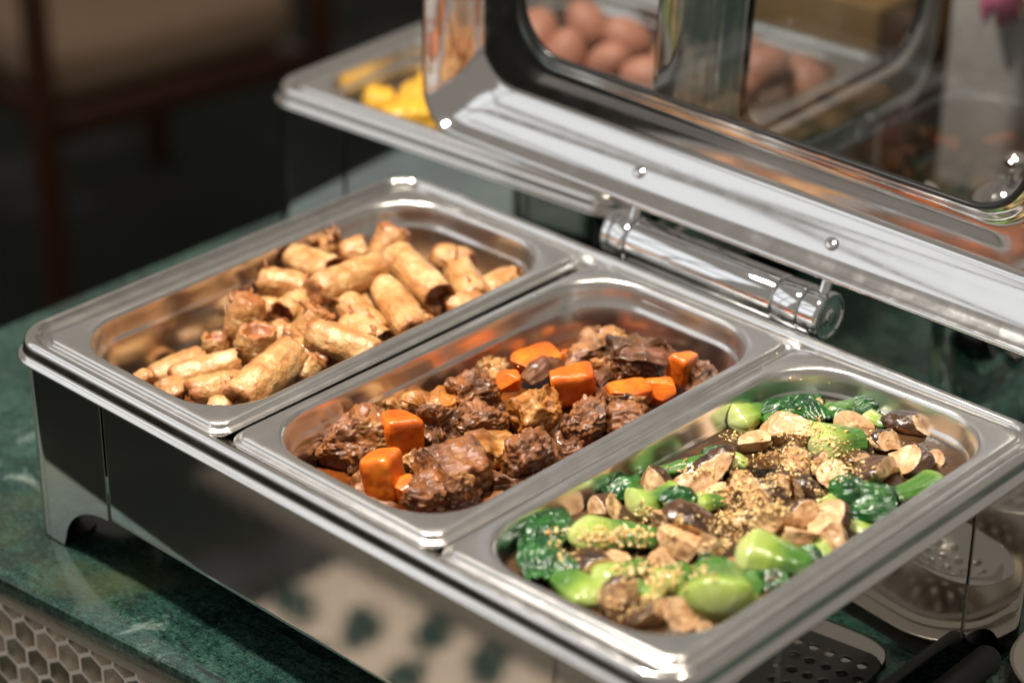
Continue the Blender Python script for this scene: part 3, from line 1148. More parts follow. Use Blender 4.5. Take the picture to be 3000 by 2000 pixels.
ROLLS = [
    # ends (close-up picture), heights, radius, open ends, frill, label
    (100, 1000, -38, 372, 885, -36, 9.0, (0, 1), 0, 'pale spring roll lying shaded against the long wall of the pan'),
    (215, 1012, -30, 585, 905, -24, 9.4, (0, 1), 0, 'browned spring roll with open end beside the pale shaded roll'),
    (305, 1090, -24, 690, 1022, -26, 9.8, (0, 0), 0, 'smooth golden spring roll lying flat in the pan corner'),
    (170, 1055, -31, 268, 1125, -31, 9.4, (0, 0), 0, 'short spring roll end poking up at the front corner of the pan'),
    (580, 1128, -16, 890, 860, -10, 12.4, (0, 1), 2, 'fat bright spring roll with pointed tip leaning on the pan edge'),
    (905, 1000, -20, 985, 905, -16, 9.5, (0, 1), 4, 'short spring roll with dark burst end tucked behind the fat bright roll'),
    (690, 900, -28, 692, 715, -4, 10.6, (0, 1), 0, 'upright spring roll showing its filling at the open top'),
    (585, 740, -24, 655, 545, 0, 10.0, (0, 0), 26, 'torn spring roll with crisp orange shreds along one side'),
    (468, 850, -36, 462, 750, -24, 8.6, (0, 1), 0, 'thin upright spring roll half hidden under the torn shredded roll'),
    (718, 440, -14, 965, 480, -16, 9.2, (0, 0), 2, 'plump spring roll pointing at the long pan wall'),
    (835, 640, -17, 985, 560, -17, 9.8, (1, 0), 0, 'short spring roll with reddish open end beside the shredded roll'),
    (945, 790, -24, 1065, 600, -3, 9.6, (0, 1), 5, 'spring roll standing on end with a frayed brown top'),
    (1015, 735, -6, 1370, 858, -10, 10.4, (0, 0), 1, 'glossy blistered spring roll lying across the pan edge'),
    (1210, 680, -14, 1430, 795, -14, 8.8, (0, 1), 3, 'pale flaky spring roll behind the glossy blistered one'),
    (1180, 560, -12, 1385, 745, -18, 9.8, (1, 0), 3, 'greyish spring roll with a folded top leaning down to the pan edge'),
    (1030, 500, -2, 1398, 365, -2, 10.6, (0, 0), 0, 'long matte golden spring roll lying on top of the heap'),
    (905, 300, -10, 1140, 385, -6, 9.8, (0, 1), 0, 'golden spring roll with an orange open end behind the long matte one'),
    (1060, 260, -16, 1160, 225, -10, 7.8, (0, 1), 8, 'crumpled pale spring roll tip sticking up behind the heap'),
    (1195, 300, -14, 1320, 255, -10, 9.2, (0, 1), 0, 'small spring roll with dark red hollow end behind the long matte one'),
    (1395, 370, -22, 1490, 140, 4, 11.4, (0, 0), 4, 'pale swollen spring roll standing against the far end of the pan'),
    (1495, 285, -2, 1745, 535, -8, 10.8, (0, 1), 0, 'oily speckled spring roll with dark hollow end sloping down'),
    (1410, 480, -10, 1590, 735, -14, 10.4, (0, 0), 0, 'shiny spring roll with a lengthwise flap sloping to the pan edge'),
    (1590, 565, -26, 1690, 665, -24, 8.8, (0, 0), 0, 'dull spring roll wedged low beside the flapped roll'),
    (1730, 300, -16, 1905, 350, -16, 9.4, (0, 0), 0, 'light spring roll lying behind the reddish ragged one'),
    (1850, 370, -16, 1960, 545, -16, 10.4, (0, 0), 6, 'ragged reddish brown spring roll near the far corner of the pan'),
    (1985, 520, -20, 2180, 425, -20, 9.4, (0, 1), 8, 'frayed pale spring roll in the far corner of the pan'),
    (1780, 605, -18, 1975, 560, -18, 9.2, (0, 0), 0, 'plain tan spring roll against the pan edge by the ragged one'),
    (425, 1185, -24, 540, 1185, -24, 9.0, (0, 0), 0, 'spring roll barely showing above the front edge of the pan'),
    (815, 715, -26, 868, 815, -30, 8.6, (1, 0), 3, 'reddish spring roll wedged between the two upright ones'),
    (900, 845, -22, 1120, 905, -20, 9.0, (0, 0), 4, 'wrinkled spring roll under the glossy blistered one'),
    (1690, 690, -20, 1640, 700, -24, 7.5, (0, 0), 0, 'orange spring roll tip just above the pan edge'),
    (745, 560, -30, 800, 640, -30, 9.0, (0, 0), 0, 'yellowish spring roll squeezed behind the shredded one'),
    (930, 520, -26, 1010, 545, -24, 8.4, (0, 0), 0, 'pale spring roll edge peeping out under the long matte one'),
    (20, 1005, -33, 70, 1035, -33, 8.0, (0, 0), 0, 'spring roll scrap showing at the pan rim corner'),
]
for i, (x0, y0, z0, x1, y1, z1, r, en, fr, lab) in enumerate(ROLLS):
    spring_roll(c8(x0, y0, z0), c8(x1, y1, z1), r, i+1, en, fr, .05, lab)
# lower layer, seen only in the gaps
rnd = random.Random(8)
for i in range(22):
    x = rnd.uniform(44, 132); y = 50+i*11.5
    a = rnd.uniform(-.9, .9)
    if y < 95: x = rnd.uniform(60, 120)
    d = Vector((math.cos(a), math.sin(a), 0))*22
    c = Vector((x, y, -49+rnd.uniform(-3, 4)))
    spring_roll(c-d, c+d, 9, 60+i, (rnd.random() < .4, rnd.random() < .4), 0, .05, 'spring roll buried in the lower layer of the heap')

# ------------------------------------------------------------------ beef and carrots


def c4(x, y, z):
    return atz(666.4+.45*x, 705.6+.45*y, z)


PXMM = 0.574/4.62      # close-up pixels to mm for the stew


vs, fs = loft((0, 0, PW, PD), [(-19.4, -39.0, 39), (-21.4, -38.4, 38), (-30, -39.2, 32), (-60, -39.3, 20)], TB, 14, fill=True)
tag(mk('stew_sauce', vs, fs, M_SAUCE), 'glossy brown stew sauce pooled in the middle pan', 'sauce', kind='stuff')

BEEF = [
    # x, y, w, h in the close-up, centre height, yaw, material, label
    (330, 705, 330, 250, -29, .5, 0, 'lumpy beef chunk beside the wavy-cut carrot block'),
    (545, 560, 170, 130, -31, .2, 0, 'small beef piece tucked behind the wavy-cut carrot block'),
    (775, 640, 230, 270, -26, 1.0, 0, 'tall beef chunk with pale fatty side next to the wavy-cut carrot'),
    (960, 600, 240, 190, -25, .3, 0, 'glistening round beef chunk behind the tall fatty one'),
    (960, 440, 280, 190, -26, .6, 0, 'stringy beef chunk under the small square carrot'),
    (1010, 330, 190, 110, -34, .2, 0, 'dark beef piece against the long wall of the middle pan'),
    (830, 840, 400, 240, -25, .35, 0, 'big smooth-cut block of beef at the front of the stew'),
    (760, 975, 290, 150, -31, .2, 0, 'beef lump half under the big smooth-cut block'),
    (1225, 770, 280, 300, -25, .8, 0, 'knobbly light brown beef chunk by the pan edge'),
    (1280, 540, 270, 270, -25, .7, 1, 'shiny orange piece of tendon in the middle of the stew'),
    (1490, 590, 210, 240, -27, 1.2, 0, 'wedge of beef between the tendon and the pan edge'),
    (1650, 460, 250, 170, -30, .5, 2, 'dark crinkled piece of skin beside the big carrot wedge'),
    (1730, 510, 190, 90, -27, .2, 0, 'flat grey brown beef slice next to the dark crinkled skin'),
    (1700, 590, 220, 120, -27, .1, 0, 'beef crumbles along the inner pan edge'),
    (1570, 240, 300, 170, -26, .3, 0, 'shredded beef chunk at the far end of the stew'),
    (1790, 260, 300, 230, -21, .8, 2, 'tent shaped dark piece of skin at the far end of the stew'),
    (1600, 350, 130, 160, -26, .4, 0, 'narrow upright beef piece behind the big carrot wedge'),
    (1680, 370, 170, 110, -31, .4, 0, 'pale beef scrap under the tent shaped skin'),
    (2075, 350, 190, 160, -26, .6, 0, 'curly edged beef chunk in the far corner of the stew'),
    (700, 490, 260, 90, -25, .15, 1, 'thin translucent strip of tendon curling up by the pan wall'),
    (1130, 900, 160, 110, -32, .3, 0, 'low beef piece in the sauce by the inner pan edge'),
    (1060, 720, 260, 90, -23, .1, 1, 'glossy pale tendon band across the knobbly chunk'),
    (1130, 590, 150, 150, -34, .4, 2, 'dark shaded beef scrap beside the tendon'),
    (1400, 750, 140, 110, -33, .4, 0, 'small beef crumb cluster beside the wedge'),
    (640, 830, 120, 140, -35, .4, 0, 'dark wet beef scrap between two carrots and the big block'),
    (1500, 330, 110, 110, -32, .4, 2, 'black wet skin flake behind the big carrot wedge'),
    (1900, 300, 130, 100, -32, .4, 0, 'beef shreds beside the far carrot stick'),
    (860, 915, 110, 100, -20, .9, 0, 'small knob of gristle on the big smooth-cut block'),
]
for i, (x, y, w, h, z, yw, mt, lab) in enumerate(BEEF):
    W, H = w*PXMM, h*PXMM
    dims = (W*.50, W*.40, min(H*.52, 20)) if h > 100 else (W*.52, W*.34, H*.6)
    sm = lab.startswith('big smooth')
    dims = tuple(q*(.86 if sm else 1.12) for q in dims)
    v_, f_, m_ = chunk(c4(x, y, z), dims, rotm(i+3, YAW*-1+yw, .3), i+11, n=6.0 if sm else 4.0, cuts=1 if sm else 5, lump=.06 if sm else .16, fine=.03 if sm else .06, fibre=(.6 if sm else .95) if mt != 1 else .35, knobs=3 if sm else 9, sub=6 if w*h > 34000 else 5)
    o = mk('tendon_piece' if mt == 1 else 'beef_chunk', v_, f_, (M_BEEF, M_TENDON, M_SKIN)[mt])
    tag(o, lab, ('beef', 'tendon', 'skin')[mt] if mt else 'beef', 'chunks of braised beef in the stew')
rnd = random.Random(3)
for i in range(24):
    y = 42+i*10.5
    v_, f_, m_ = chunk(TB(PW/2+rnd.uniform(-40, 40), y, -43+rnd.uniform(-3, 6)), (17, 13, 11), rotm(i+90), i+90, n=4, cuts=4, lump=.16, fine=.06, fibre=.6, sub=4, knobs=8)
    tag(mk('beef_chunk', v_, f_, M_BEEF), 'beef chunk lying low in the sauce', 'beef', 'chunks of braised beef in the stew')

CARROT = [
    # x, y, w, h, z, yaw, crinkle, taper, label
    (572, 650, 175, 210, -22, .25, .7, 0, 'upright wavy-cut block of carrot'),
    (482, 850, 190, 225, -23, 1.25, 0, .15, 'large smooth carrot block leaning at the front of the stew'),
    (580, 945, 130, 120, -30, .4, 0, 0, 'small carrot piece under the large smooth block'),
    (1112, 375, 105, 85, -22, .2, 0, 0, 'small square carrot piece on the stringy beef'),
    (1245, 290, 250, 120, -25, .55, 0, .25, 'long carrot stick with a yellowish end'),
    (1425, 385, 225, 195, -17, .1, 0, .2, 'big bright carrot wedge on top of the stew'),
    (1735, 450, 190, 140, -23, .4, .3, .3, 'carrot wedge with a pale streaked face near the inner edge'),
    (1880, 430, 150, 110, -24, .2, .4, .2, 'ridged carrot piece touching the streaked wedge'),
    (2010, 300, 140, 170, -19, .9, .4, .35, 'carrot stick pointing up in the far corner of the stew'),
    (1410, 250, 80, 60, -33, .2, 0, 0, 'carrot bit in shade behind the long carrot stick'),
    (1530, 170, 70, 50, -33, .2, 0, 0, 'carrot tip showing behind the shredded beef'),
    (1890, 365, 90, 80, -32, .2, 0, 0, 'carrot bit sunk in the sauce by the ridged piece'),
]
for i, (x, y, w, h, z, yw, cr, tp, lab) in enumerate(CARROT):
    W, H = w*PXMM, h*PXMM
    v_, f_, m_ = chunk(c4(x, y, z), (W*.58, W*.46, H*.55), rotm(i+41, -YAW+yw, .28), i+31, n=5.6, cuts=2, lump=.022, fine=.007, taper=tp, crinkle=cr)
    tag(mk('carrot_piece', v_, f_, M_CARROT), lab, 'carrot', 'carrot pieces in the stew')


def curved_sheet(P0, P1, wid, sag, seed, thick, ribs=0.0, crump=1.0, nu=40, nv=22, curl=1.2, taper=0.0):
    """thin crumpled sheet from P0 to P1"""
    P0 = Vector(P0); P1 = Vector(P1)
    ax = (P1-P0); L = ax.length; ax.normalize()
    s_ = ax.cross(Vector((0, 0, 1))).normalized(); w = s_.cross(ax)
    off = Vector((seed*3.3, seed*9.1, seed))
    vs = []
    for side in (0, 1):
        for i in range(nu+1):
            t = i/nu
            for j in range(nv+1):
                q = 2*j/nv-1
                ww = wid*(.55+.75*math.sin(math.pi*min(1, t*.8+.12)))*(1-taper*t)
                a = q*curl
                p = P0+ax*(L*t)+s_*(ww*math.sin(a)/max(.4, curl))+w*(ww*(math.cos(a)-.6)*.8+sag*math.sin(math.pi*t))
                p += w*(crump*3.0*noise.noise((p+off)*.09)+crump*1.4*noise.noise((p-off)*.22))
                p += s_*(crump*1.8*noise.noise((p+off)*.13))+ax*(crump*1.5*noise.noise((p-off)*.15))
                p += w*(ribs*math.sin(q*15+2.5*noise.noise(Vector((t*2.5, seed, 1)))))
                if side: p -= w*thick
                vs.append(p)
    m = nv+1; n1 = (nu+1)*m
    fs = []
    for i in range(nu):
        for j in range(nv):
            a, b, c, d = i*m+j, i*m+j+1, (i+1)*m+j+1, (i+1)*m+j
            fs.append((a, b, c, d)); fs.append((n1+d, n1+c, n1+b, n1+a))
    for i in range(nu):
        for a, b in ((i*m, (i+1)*m), (i*m+nv, (i+1)*m+nv)):
            fs.append((a, b, n1+b, n1+a))
    for j in range(nv):
        for i in (0, nu*m):
            fs.append((i+j, i+j+1, n1+i+j+1, n1+i+j))
    return vs, fs


for i, (x0, y0, x1, y1, z, wd, lab) in enumerate([
        (1190, 380, 1370, 270, -22, 9, 'brown onion slice with fine veins beside the big carrot wedge'),
        (1640, 230, 1940, 270, -14, 9, 'onion layer draped over the tent shaped skin'),
        (570, 455, 680, 500, -16, 6, 'curled amber onion sliver by the pan wall'),
        (1560, 400, 1640, 330, -22, 6, 'small onion flake in the middle of the stew')]):
    v_, f_ = curved_sheet(c4(x0, y0, z), c4(x1, y1, z), wd, 4, i+2, .9, ribs=.35, crump=.6)
    tag(mk('onion_slice', v_, f_, M_SKIN if i != 2 else M_TENDON), lab, 'onion', 'onion pieces in the stew')

# ------------------------------------------------------------------ bok choy and mushrooms


def c5(x, y, z):
    return atz(1097.6+.4667*x, 862.4+.4667*y, z)


PX5 = 0.595/5.0
BV, BF = [], []


def collect(v, f):
    n = len(BV)
    BV.extend(v); BF.extend(tuple(i+n for i in q) for q in f)


vs, fs = loft((0, 0, PW, PD), [(-16.5, -18.8, 41), (-18.2, -18.1, 40), (-26, -19.0, 34), (-60, -19.1, 20)], TC, 14, fill=True)
collect(vs, fs)
tag(mk('mushroom_broth', vs, fs, M_BROTH), 'dark glossy broth around the bok choy', 'broth', kind='stuff')


def bok(A, B, wid, seed, lab, leaf=None, hgt=.55, tone=0.0, layers=0, lw=12):
    """one piece of bok choy: bulbous stem from base A to B, optional crumpled leaf to leaf point"""
    A = Vector(A); B = Vector(B)
    ax = B-A; L = ax.length; ax.normalize()
    s_ = ax.cross(Vector((0, 0, 1))).normalized(); w = s_.cross(ax)
    wid *= 1.2
    vs, al, rb, ve = [], [], [], []
    nu, nv = 40, 72
    off = Vector((seed*4.1, seed, seed*2.2))
    rnd = random.Random(seed)
    bend = rnd.uniform(-.10, .10)*L
    for i in range(nu+1):
        t = i/nu
        sm_ = t*t*(3-2*t)
        prof = max(.03, min(1, t/.22))**.5*(1-.48*sm_)*(1 if t < .97 else .8)
        for j in range(nv):
            a = 2*math.pi*j/nv
            rr = wid*prof
            rib = .035*noise.noise(Vector((math.cos(a)*2.2, math.sin(a)*2.2, seed+t*.6)))+.02*math.cos(a*7+2*noise.noise(Vector((t*2, seed, 0)))) if layers == 0 else .09*abs(math.sin(a*layers))
            p = A+ax*(L*t)+s_*(rr*(1+rib)*math.cos(a)+bend*math.sin(math.pi*t))+w*(rr*hgt*(1+rib)*math.sin(a))
            p += (s_*math.cos(a)+w*math.sin(a))*(1.2*noise.noise((p+off)*.07)+.35*noise.noise((p-off)*.25))
            ve.append(.5+.5*math.sin(a*24+3*noise.noise(Vector((t*1.5, math.cos(a)*2, seed)))))
            vs.append(p); al.append(t*.9+tone); rb.append(max(0, .06*math.cos(a*7)+.1*noise.noise(p*.2))*(1-t))
    fs = [(i*nv+j, i*nv+(j+1) % nv, (i+1)*nv+(j+1) % nv, (i+1)*nv+j) for i in range(nu) for j in range(nv)]
    fs += [tuple(range(nv))[::-1], tuple(nu*nv+j for j in range(nv))]
    collect(vs, fs)
    c = (A+B)/2
    root = empty('bok_choy', c.x, c.y, c.z-wid*hgt, lab, 'bok choy', 'bok choy pieces in the broth')
    mk('stem', vs, fs, M_BOK, root, attrs={'along': al, 'rib': rb, 'vein': ve})
    for k, lf in enumerate(leaf or []):
        v_, f_ = curved_sheet(lf[0], lf[1], lw*1.15, 2.0, seed*3+k, .6, ribs=.9, crump=1.0, curl=1.0)
        collect(v_, f_)
        mk('leaf', v_, f_, M_LEAF, root)
    return root


Z5 = -17
bok(c5(1225, 235, Z5), c5(1420, 175, Z5+1), 13, 1, 'pale layered bok choy base with dark leaf by the pan wall', [(c5(1380, 185, -14), c5(1690, 130, -15)), (c5(1560, 130, -16), c5(1700, 220, -13))], .6, .10, 3, 9)
bok(c5(1690, 180, -15), c5(1880, 135, Z5), 8, 2, 'bright green bok choy stalk at the far end of the pan', [(c5(1840, 150, -14), c5(1960, 150, -17)), (c5(1750, 230, -17), c5(1880, 190, -15))], .6, .75, 0, 8)
bok(c5(1890, 200, Z5), c5(2010, 245, Z5), 8, 3, 'small pale bok choy heart floating near the far corner', None, .6, .02)
bok(c5(1640, 360, -14), c5(1890, 320, -16), 17, 4, 'pale green bok choy dome dusted with fried garlic', None, .72, .16)
bok(c5(1290, 425, -13), c5(850, 480, -17), 8, 5, 'long yellow green bok choy stalk by the pan wall', [(c5(800, 530, -17), c5(610, 590, -16)), (c5(690, 480, -14), c5(600, 560, -17))], .7, .42, 0, 9)
bok(c5(740, 650, -16), c5(920, 600, -15), 13, 6, 'pale bok choy stem piece beside the dark leaf scrap', [(c5(900, 640, -11), c5(1060, 580, -12))], .7, .22, 0, 8)
bok(c5(440, 790, -13), c5(890, 800, -13), 14, 7, 'long bok choy half coated in fried garlic', [(c5(460, 720, -15), c5(270, 790, -17)), (c5(430, 680, -16), c5(300, 720, -16))], .62, .26, 0, 13)
bok(c5(1070, 640, -15), c5(1210, 620, -15), 8, 8, 'stubby pale green bok choy piece amid the mushrooms', None, .7, .30)
bok(c5(1270, 860, -11), c5(1640, 945, -13), 18, 9, 'plump white based bok choy beside the inner pan edge', [(c5(1560, 900, -12), c5(1700, 930, -15))], .66, .14, 0, 9)
bok(c5(1190, 1180, -12), c5(1170, 950, -11), 21, 10, 'fat round green bok choy bulb at the front of the pan', [(c5(1110, 960, -9), c5(1230, 940, -10))], .72, .34, 0, 9)
bok(c5(630, 1120, -17), c5(320, 930, -15), 13, 11, 'translucent pale bok choy lying along the front corner', [(c5(380, 930, -14), c5(270, 860, -16))], .5, .30, 0, 9)
bok(c5(890, 1040, -16), c5(1040, 950, -15), 12, 12, 'thin green bok choy scrap beside the fat round bulb', None, .5, .40)
bok(c5(2290, 510, -16), c5(2040, 600, -14), 11, 13, 'glossy bok choy with dark leaf lying along the inner edge', [(c5(2060, 590, -11), c5(1740, 590, -14)), (c5(2050, 640, -13), c5(1830, 660, -15)), (c5(1900, 560, -9), c5(1730, 570, -13))], .6, .48, 0, 11)
bok(c5(1690, 620, -15), c5(1800, 680, -15), 9, 14, 'small pale bok choy tip beside the long dark leaf', None, .6, .12)
bok(c5(1820, 760, -18), c5(1950, 720, -18), 9, 15, 'limp colourless bok choy leaf base in the broth', None, .4, .05)
bok(c5(1120, 390, -18), c5(1230, 375, -18), 4, 16, 'thin bok choy leaf edge lying against the pan wall', [(c5(1110, 395, -16), c5(1270, 370, -16))], .5, .8, 0, 5)

bok(c5(560, 1010, -15), c5(830, 930, -14), 10, 17, 'pale bok choy stalk under the crumbs near the front corner', [(c5(480, 1000, -15), c5(330, 900, -16))], .55, .24, 0, 9)
bok(c5(330, 760, -16), c5(300, 960, -16), 9, 18, 'dark topped bok choy stalk along the end wall of the pan', [(c5(300, 820, -13), c5(320, 1010, -15)), (c5(360, 700, -13), c5(270, 880, -15))], .5, .5, 0, 11)
bok(c5(1010, 560, -15), c5(830, 620, -14), 9, 19, 'light green bok choy stalk crossing the pale stem piece', None, .6, .34)
bok(c5(1330, 420, -14), c5(1120, 470, -15), 9, 20, 'soft green bok choy stalk beside the long yellow green one', None, .6, .28)
bok(c5(1720, 840, -16), c5(1560, 900, -16), 10, 21, 'pale bok choy stem lying against the plump white based one', None, .55, .16)
bok(c5(1420, 960, -16), c5(1330, 1080, -16), 11, 22, 'green bok choy stalk squeezed beside the fat round bulb', [(c5(1400, 940, -13), c5(1480, 1040, -15))], .55, .45, 0, 9)
bok(c5(2050, 420, -17), c5(2230, 480, -17), 8, 23, 'thin pale bok choy stalk sunk near the far corner', None, .5, .18)
bok(c5(1560, 180, -16), c5(1420, 230, -15), 9, 24, 'small bok choy stalk under the dark leaf at the far end', None, .6, .22)
bok(c5(900, 1110, -16), c5(700, 1010, -15), 10, 25, 'limp green bok choy stalk below the thin scrap', [(c5(760, 1050, -13), c5(620, 1060, -15))], .5, .42, 0, 9)

MUSH = [
    # x, y, w, h, z, kind (0 cream cut, 1 dark cap, 2 half and half), label
    (1500, 265, 210, 140, -11, 0, 'large pale mushroom chunk below the layered bok choy'),
    (1850, 260, 140, 110, -12, 0, 'smooth tan mushroom wedge beside the pale bok choy dome'),
    (2110, 245, 190, 100, -17, 1, 'wrinkled dark mushroom cap in the far corner'),
    (2030, 330, 160, 80, -15, 0, 'flat tan mushroom slice floating near the far corner'),
    (2110, 420, 180, 110, -14, 2, 'reddish brown mushroom chunk with dark skin'),
    (1970, 495, 210, 140, -12, 0, 'curved cream mushroom piece above the long dark leaf'),
    (1865, 425, 130, 70, -14, 1, 'dark mushroom strip behind the curved cream piece'),
    (1785, 505, 160, 90, -13, 1, 'rounded dark mushroom cap beside the curved cream piece'),
    (1615, 575, 130, 130, -12, 1, 'glossy almost black mushroom cap in the middle'),
    (1515, 560, 120, 120, -11, 0, 'cream mushroom cube next to the almost black cap'),
    (1410, 600, 150, 140, -9, 2, 'mushroom quarter with thick brown cap edge'),
    (1580, 690, 130, 90, -12, 1, 'wet dark mushroom cap above the cream wedge'),
    (1430, 735, 170, 130, -9, 0, 'big cream mushroom wedge above the plump bok choy'),
    (1730, 720, 160, 110, -12, 1, 'dark domed mushroom cap by the inner pan edge'),
    (1610, 800, 160, 150, -10, 0, 'cream mushroom wedge touching the plump bok choy'),
    (1765, 815, 120, 130, -12, 0, 'orange tan mushroom piece against the inner pan edge'),
    (1045, 720, 180, 100, -8, 1, 'dark mushroom cap lying over a tan slice'),
    (1015, 825, 170, 110, -10, 0, 'toasted cream mushroom slice under the dark cap'),
    (1140, 865, 70, 130, -9, 0, 'thin upright mushroom slice'),
    (860, 530, 140, 100, -13, 0, 'pinkish cut mushroom half by the pan wall'),
    (1090, 505, 290, 80, -13, 1, 'long shiny dark mushroom strip below the yellow green stalk'),
    (725, 1110, 160, 160, -13, 0, 'toasted mushroom lump at the front of the pan'),
    (1000, 1190, 150, 120, -14, 0, 'tan mushroom block beside the fat round bulb'),
    (840, 1190, 170, 100, -16, 1, 'dark mushroom shape between the two front lumps'),
    (575, 935, 160, 90, -16, 1, 'dark mushroom scrap below the garlic coated half'),
    (1425, 425, 120, 100, -9, 0, 'angular cream mushroom cube under the crumbs'),
    (1585, 430, 150, 90, -9, 0, 'cream mushroom wedge below the pale dome'),
    (1320, 690, 110, 90, -13, 0, 'small cream mushroom scrap in the crumbs'),
    (1510, 500, 110, 60, -10, 1, 'thin dark cap edge beside the cream cube'),
    (1290, 520, 120, 80, -13, 0, 'crumb covered mushroom piece at the end of the dark strip'),
    (1100, 1250, 80, 60, -14, 0, 'mushroom bit against the front edge of the pan'),
    (920, 700, 110, 90, -12, 0, 'mushroom crumb lump beside the dark cap'),
    (1700, 440, 100, 80, -12, 0, 'mushroom scrap below the pale dome'),
    (1270, 180, 60, 40, -14, 0, 'tiny mushroom flake on the layered base'),
    (1180, 580, 110, 80, -15, 0, 'mushroom cube tucked beside the stubby bok choy'),
    (950, 600, 120, 70, -16, 1, 'flat dark cap under the pale stem piece'),
    (640, 660, 150, 90, -18, 2, 'brownish mushroom sunk in the broth by the dark leaf'),
    (1240, 980, 110, 90, -16, 0, 'cream mushroom piece behind the fat round bulb'),
    (1430, 1010, 130, 90, -17, 1, 'dark cap in the broth below the plump bok choy'),
    (680, 940, 130, 90, -15, 0, 'tan mushroom lump under the garlic coated half'),
    (500, 950, 110, 80, -16, 0, 'pale mushroom bit beside the dark scrap'),
    (1350, 330, 130, 80, -15, 1, 'dark cap below the layered base'),
    (1990, 660, 140, 80, -17, 0, 'sunken mushroom slice under the long dark leaf'),
    (2220, 420, 110, 70, -17, 2, 'mushroom wedge near the far pan corner'),
    (1190, 390, 120, 60, -17, 1, 'narrow dark cap beside the yellow green stalk'),
    (900, 890, 120, 80, -15, 0, 'toasted mushroom bit above the thin scrap'),
    (1660, 135, 70, 40, -11, 0, 'toasted garlic coloured mushroom chip on the dark leaf'),
]
for i, (x, y, w, h, z, kd, lab) in enumerate(MUSH):
    W, H = w*PX5, h*PX5
    rnd = random.Random(i+500)
    cuts = []
    tocam = Vector((.6, -.65, .47))
    ncut = {0: 4, 1: 2, 2: 3}[kd]
    for k in range(ncut):
        a = (tocam*(1.0 if k == 0 else .35)+Vector((rnd.gauss(0, .7), rnd.gauss(0, .7), rnd.gauss(.1 if kd == 0 else -.3, .5)))).normalized()
        cuts.append((a, rnd.uniform(.25, .55) if kd == 0 else rnd.uniform(.45, .7)))
    RM = rotm(i+70, None, .5)
    RI = RM.transposed()
    cuts = [((RI @ a).normalized(), h) for a, h in cuts]
    v_, f_, m_ = chunk(c5(x, y, z), (W*.80, min(W*.66, H*1.05), min(H*.68, 12)), RM, i+71, n=2.3, cuts=0, lump=.07, fine=.014, cutn=cuts)
    if kd == 0:
        c_ = c5(x, y, z)
        m_ = [q if (RI @ (p-c_)).z > H*.10 else max(q, .7) for q, p in zip(m_, v_)]
    collect(v_, f_)
    tag(mk('mushroom_piece', v_, f_, M_MUSH, attrs={'cut': m_}), lab, 'mushroom', 'shiitake mushroom pieces in the broth')

# fried garlic crumbs scattered over the vegetables
bvh = BVHTree.FromPolygons([v[:] for v in BV], BF)
rnd = random.Random(77)
CL = [(1640, 240, 60, 50, 40), (1560, 310, 110, 60, 70), (1720, 330, 90, 60, 60), (1450, 400, 120, 60, 80), (1600, 440, 120, 50, 70), (1380, 520, 130, 60, 110), (1280, 590, 120, 60, 110),
      (1330, 660, 110, 60, 100), (1240, 720, 90, 60, 80), (1450, 640, 120, 60, 70), (700, 790, 150, 50, 170), (560, 780, 90, 50, 60), (820, 680, 60, 40, 30), (430, 880, 60, 40, 25),
      (800, 960, 120, 60, 100), (930, 1000, 110, 70, 110), (850, 1080, 100, 60, 70), (1200, 810, 60, 50, 50), (1300, 790, 50, 40, 30), (1080, 470, 160, 30, 40), (1250, 300, 60, 30, 25),
      (1850, 460, 120, 50, 40), (1990, 300, 90, 50, 18), (1690, 600, 30, 40, 22), (1000, 760, 120, 60, 45), (760, 1160, 120, 60, 35), (1100, 960, 60, 60, 25), (1820, 390, 90, 50, 30), (390, 790, 40, 50, 18)]
gv, gf = [], []
bmc = bmesh.new(); bmesh.ops.create_icosphere(bmc, subdivisions=1, radius=1); bmc.verts.index_update()
iv = [v.co.copy() for v in bmc.verts]; jf = [tuple(v.index for v in f.verts) for f in bmc.faces]; bmc.free()
for x, y, sx, sy, cnt_ in CL:
    for k in range(int(cnt_*1.5)):
        p = c5(x+rnd.gauss(0, sx*.6), y+rnd.gauss(0, sy*.6), -8)
        d = (p-CP).normalized()
        hit = bvh.ray_cast(CP, d)
        if hit[0] is None: continue
        q = hit[0]
        s0 = rnd.choice((.4, .5, .6, .8, 1.0, 1.4))*rnd.uniform(.7, 1.15)
        rm = rotm(rnd.randint(0, 99999), None, 3)
        sc3 = Vector((rnd.uniform(.8, 2.0), rnd.uniform(.5, 1.1), rnd.uniform(.35, .8)))*s0
        n0 = len(gv)
        for v in iv:
            t_ = Vector((v.x*sc3.x, v.y*sc3.y, v.z*sc3.z))*rnd.uniform(.5, 1.4)
            gv.append(q+Vector((0, 0, s0*.3))+rm @ t_)
        gf += [tuple(a+n0 for a in f) for f in jf]
for x, y, z in ((1130, 838, 0.5), (1118, 846, 0.5), (1190, 842, 0), (1770, 800, 0), (1785, 812, 0), (1815, 868, 1), (1840, 872, 1), (1905, 880, 2), (1000, 1290, 0), (1040, 1300, 0), (1500, 1505, 0), (2080, 912, 3)):
    q = atz(x, y, z); n0 = len(gv); s0 = rnd.uniform(.5, 1.1)
    for v in iv:
        gv.append(q+v*s0*rnd.uniform(.5, 1.3))
    gf += [tuple(a+n0 for a in f) for f in jf]
tag(mk('fried_garlic', gv, gf, M_CRUMB, smooth=False), 'golden fried garlic crumbs scattered over the bok choy', 'garlic', kind='stuff')

# ------------------------------------------------------------------ rear dish food


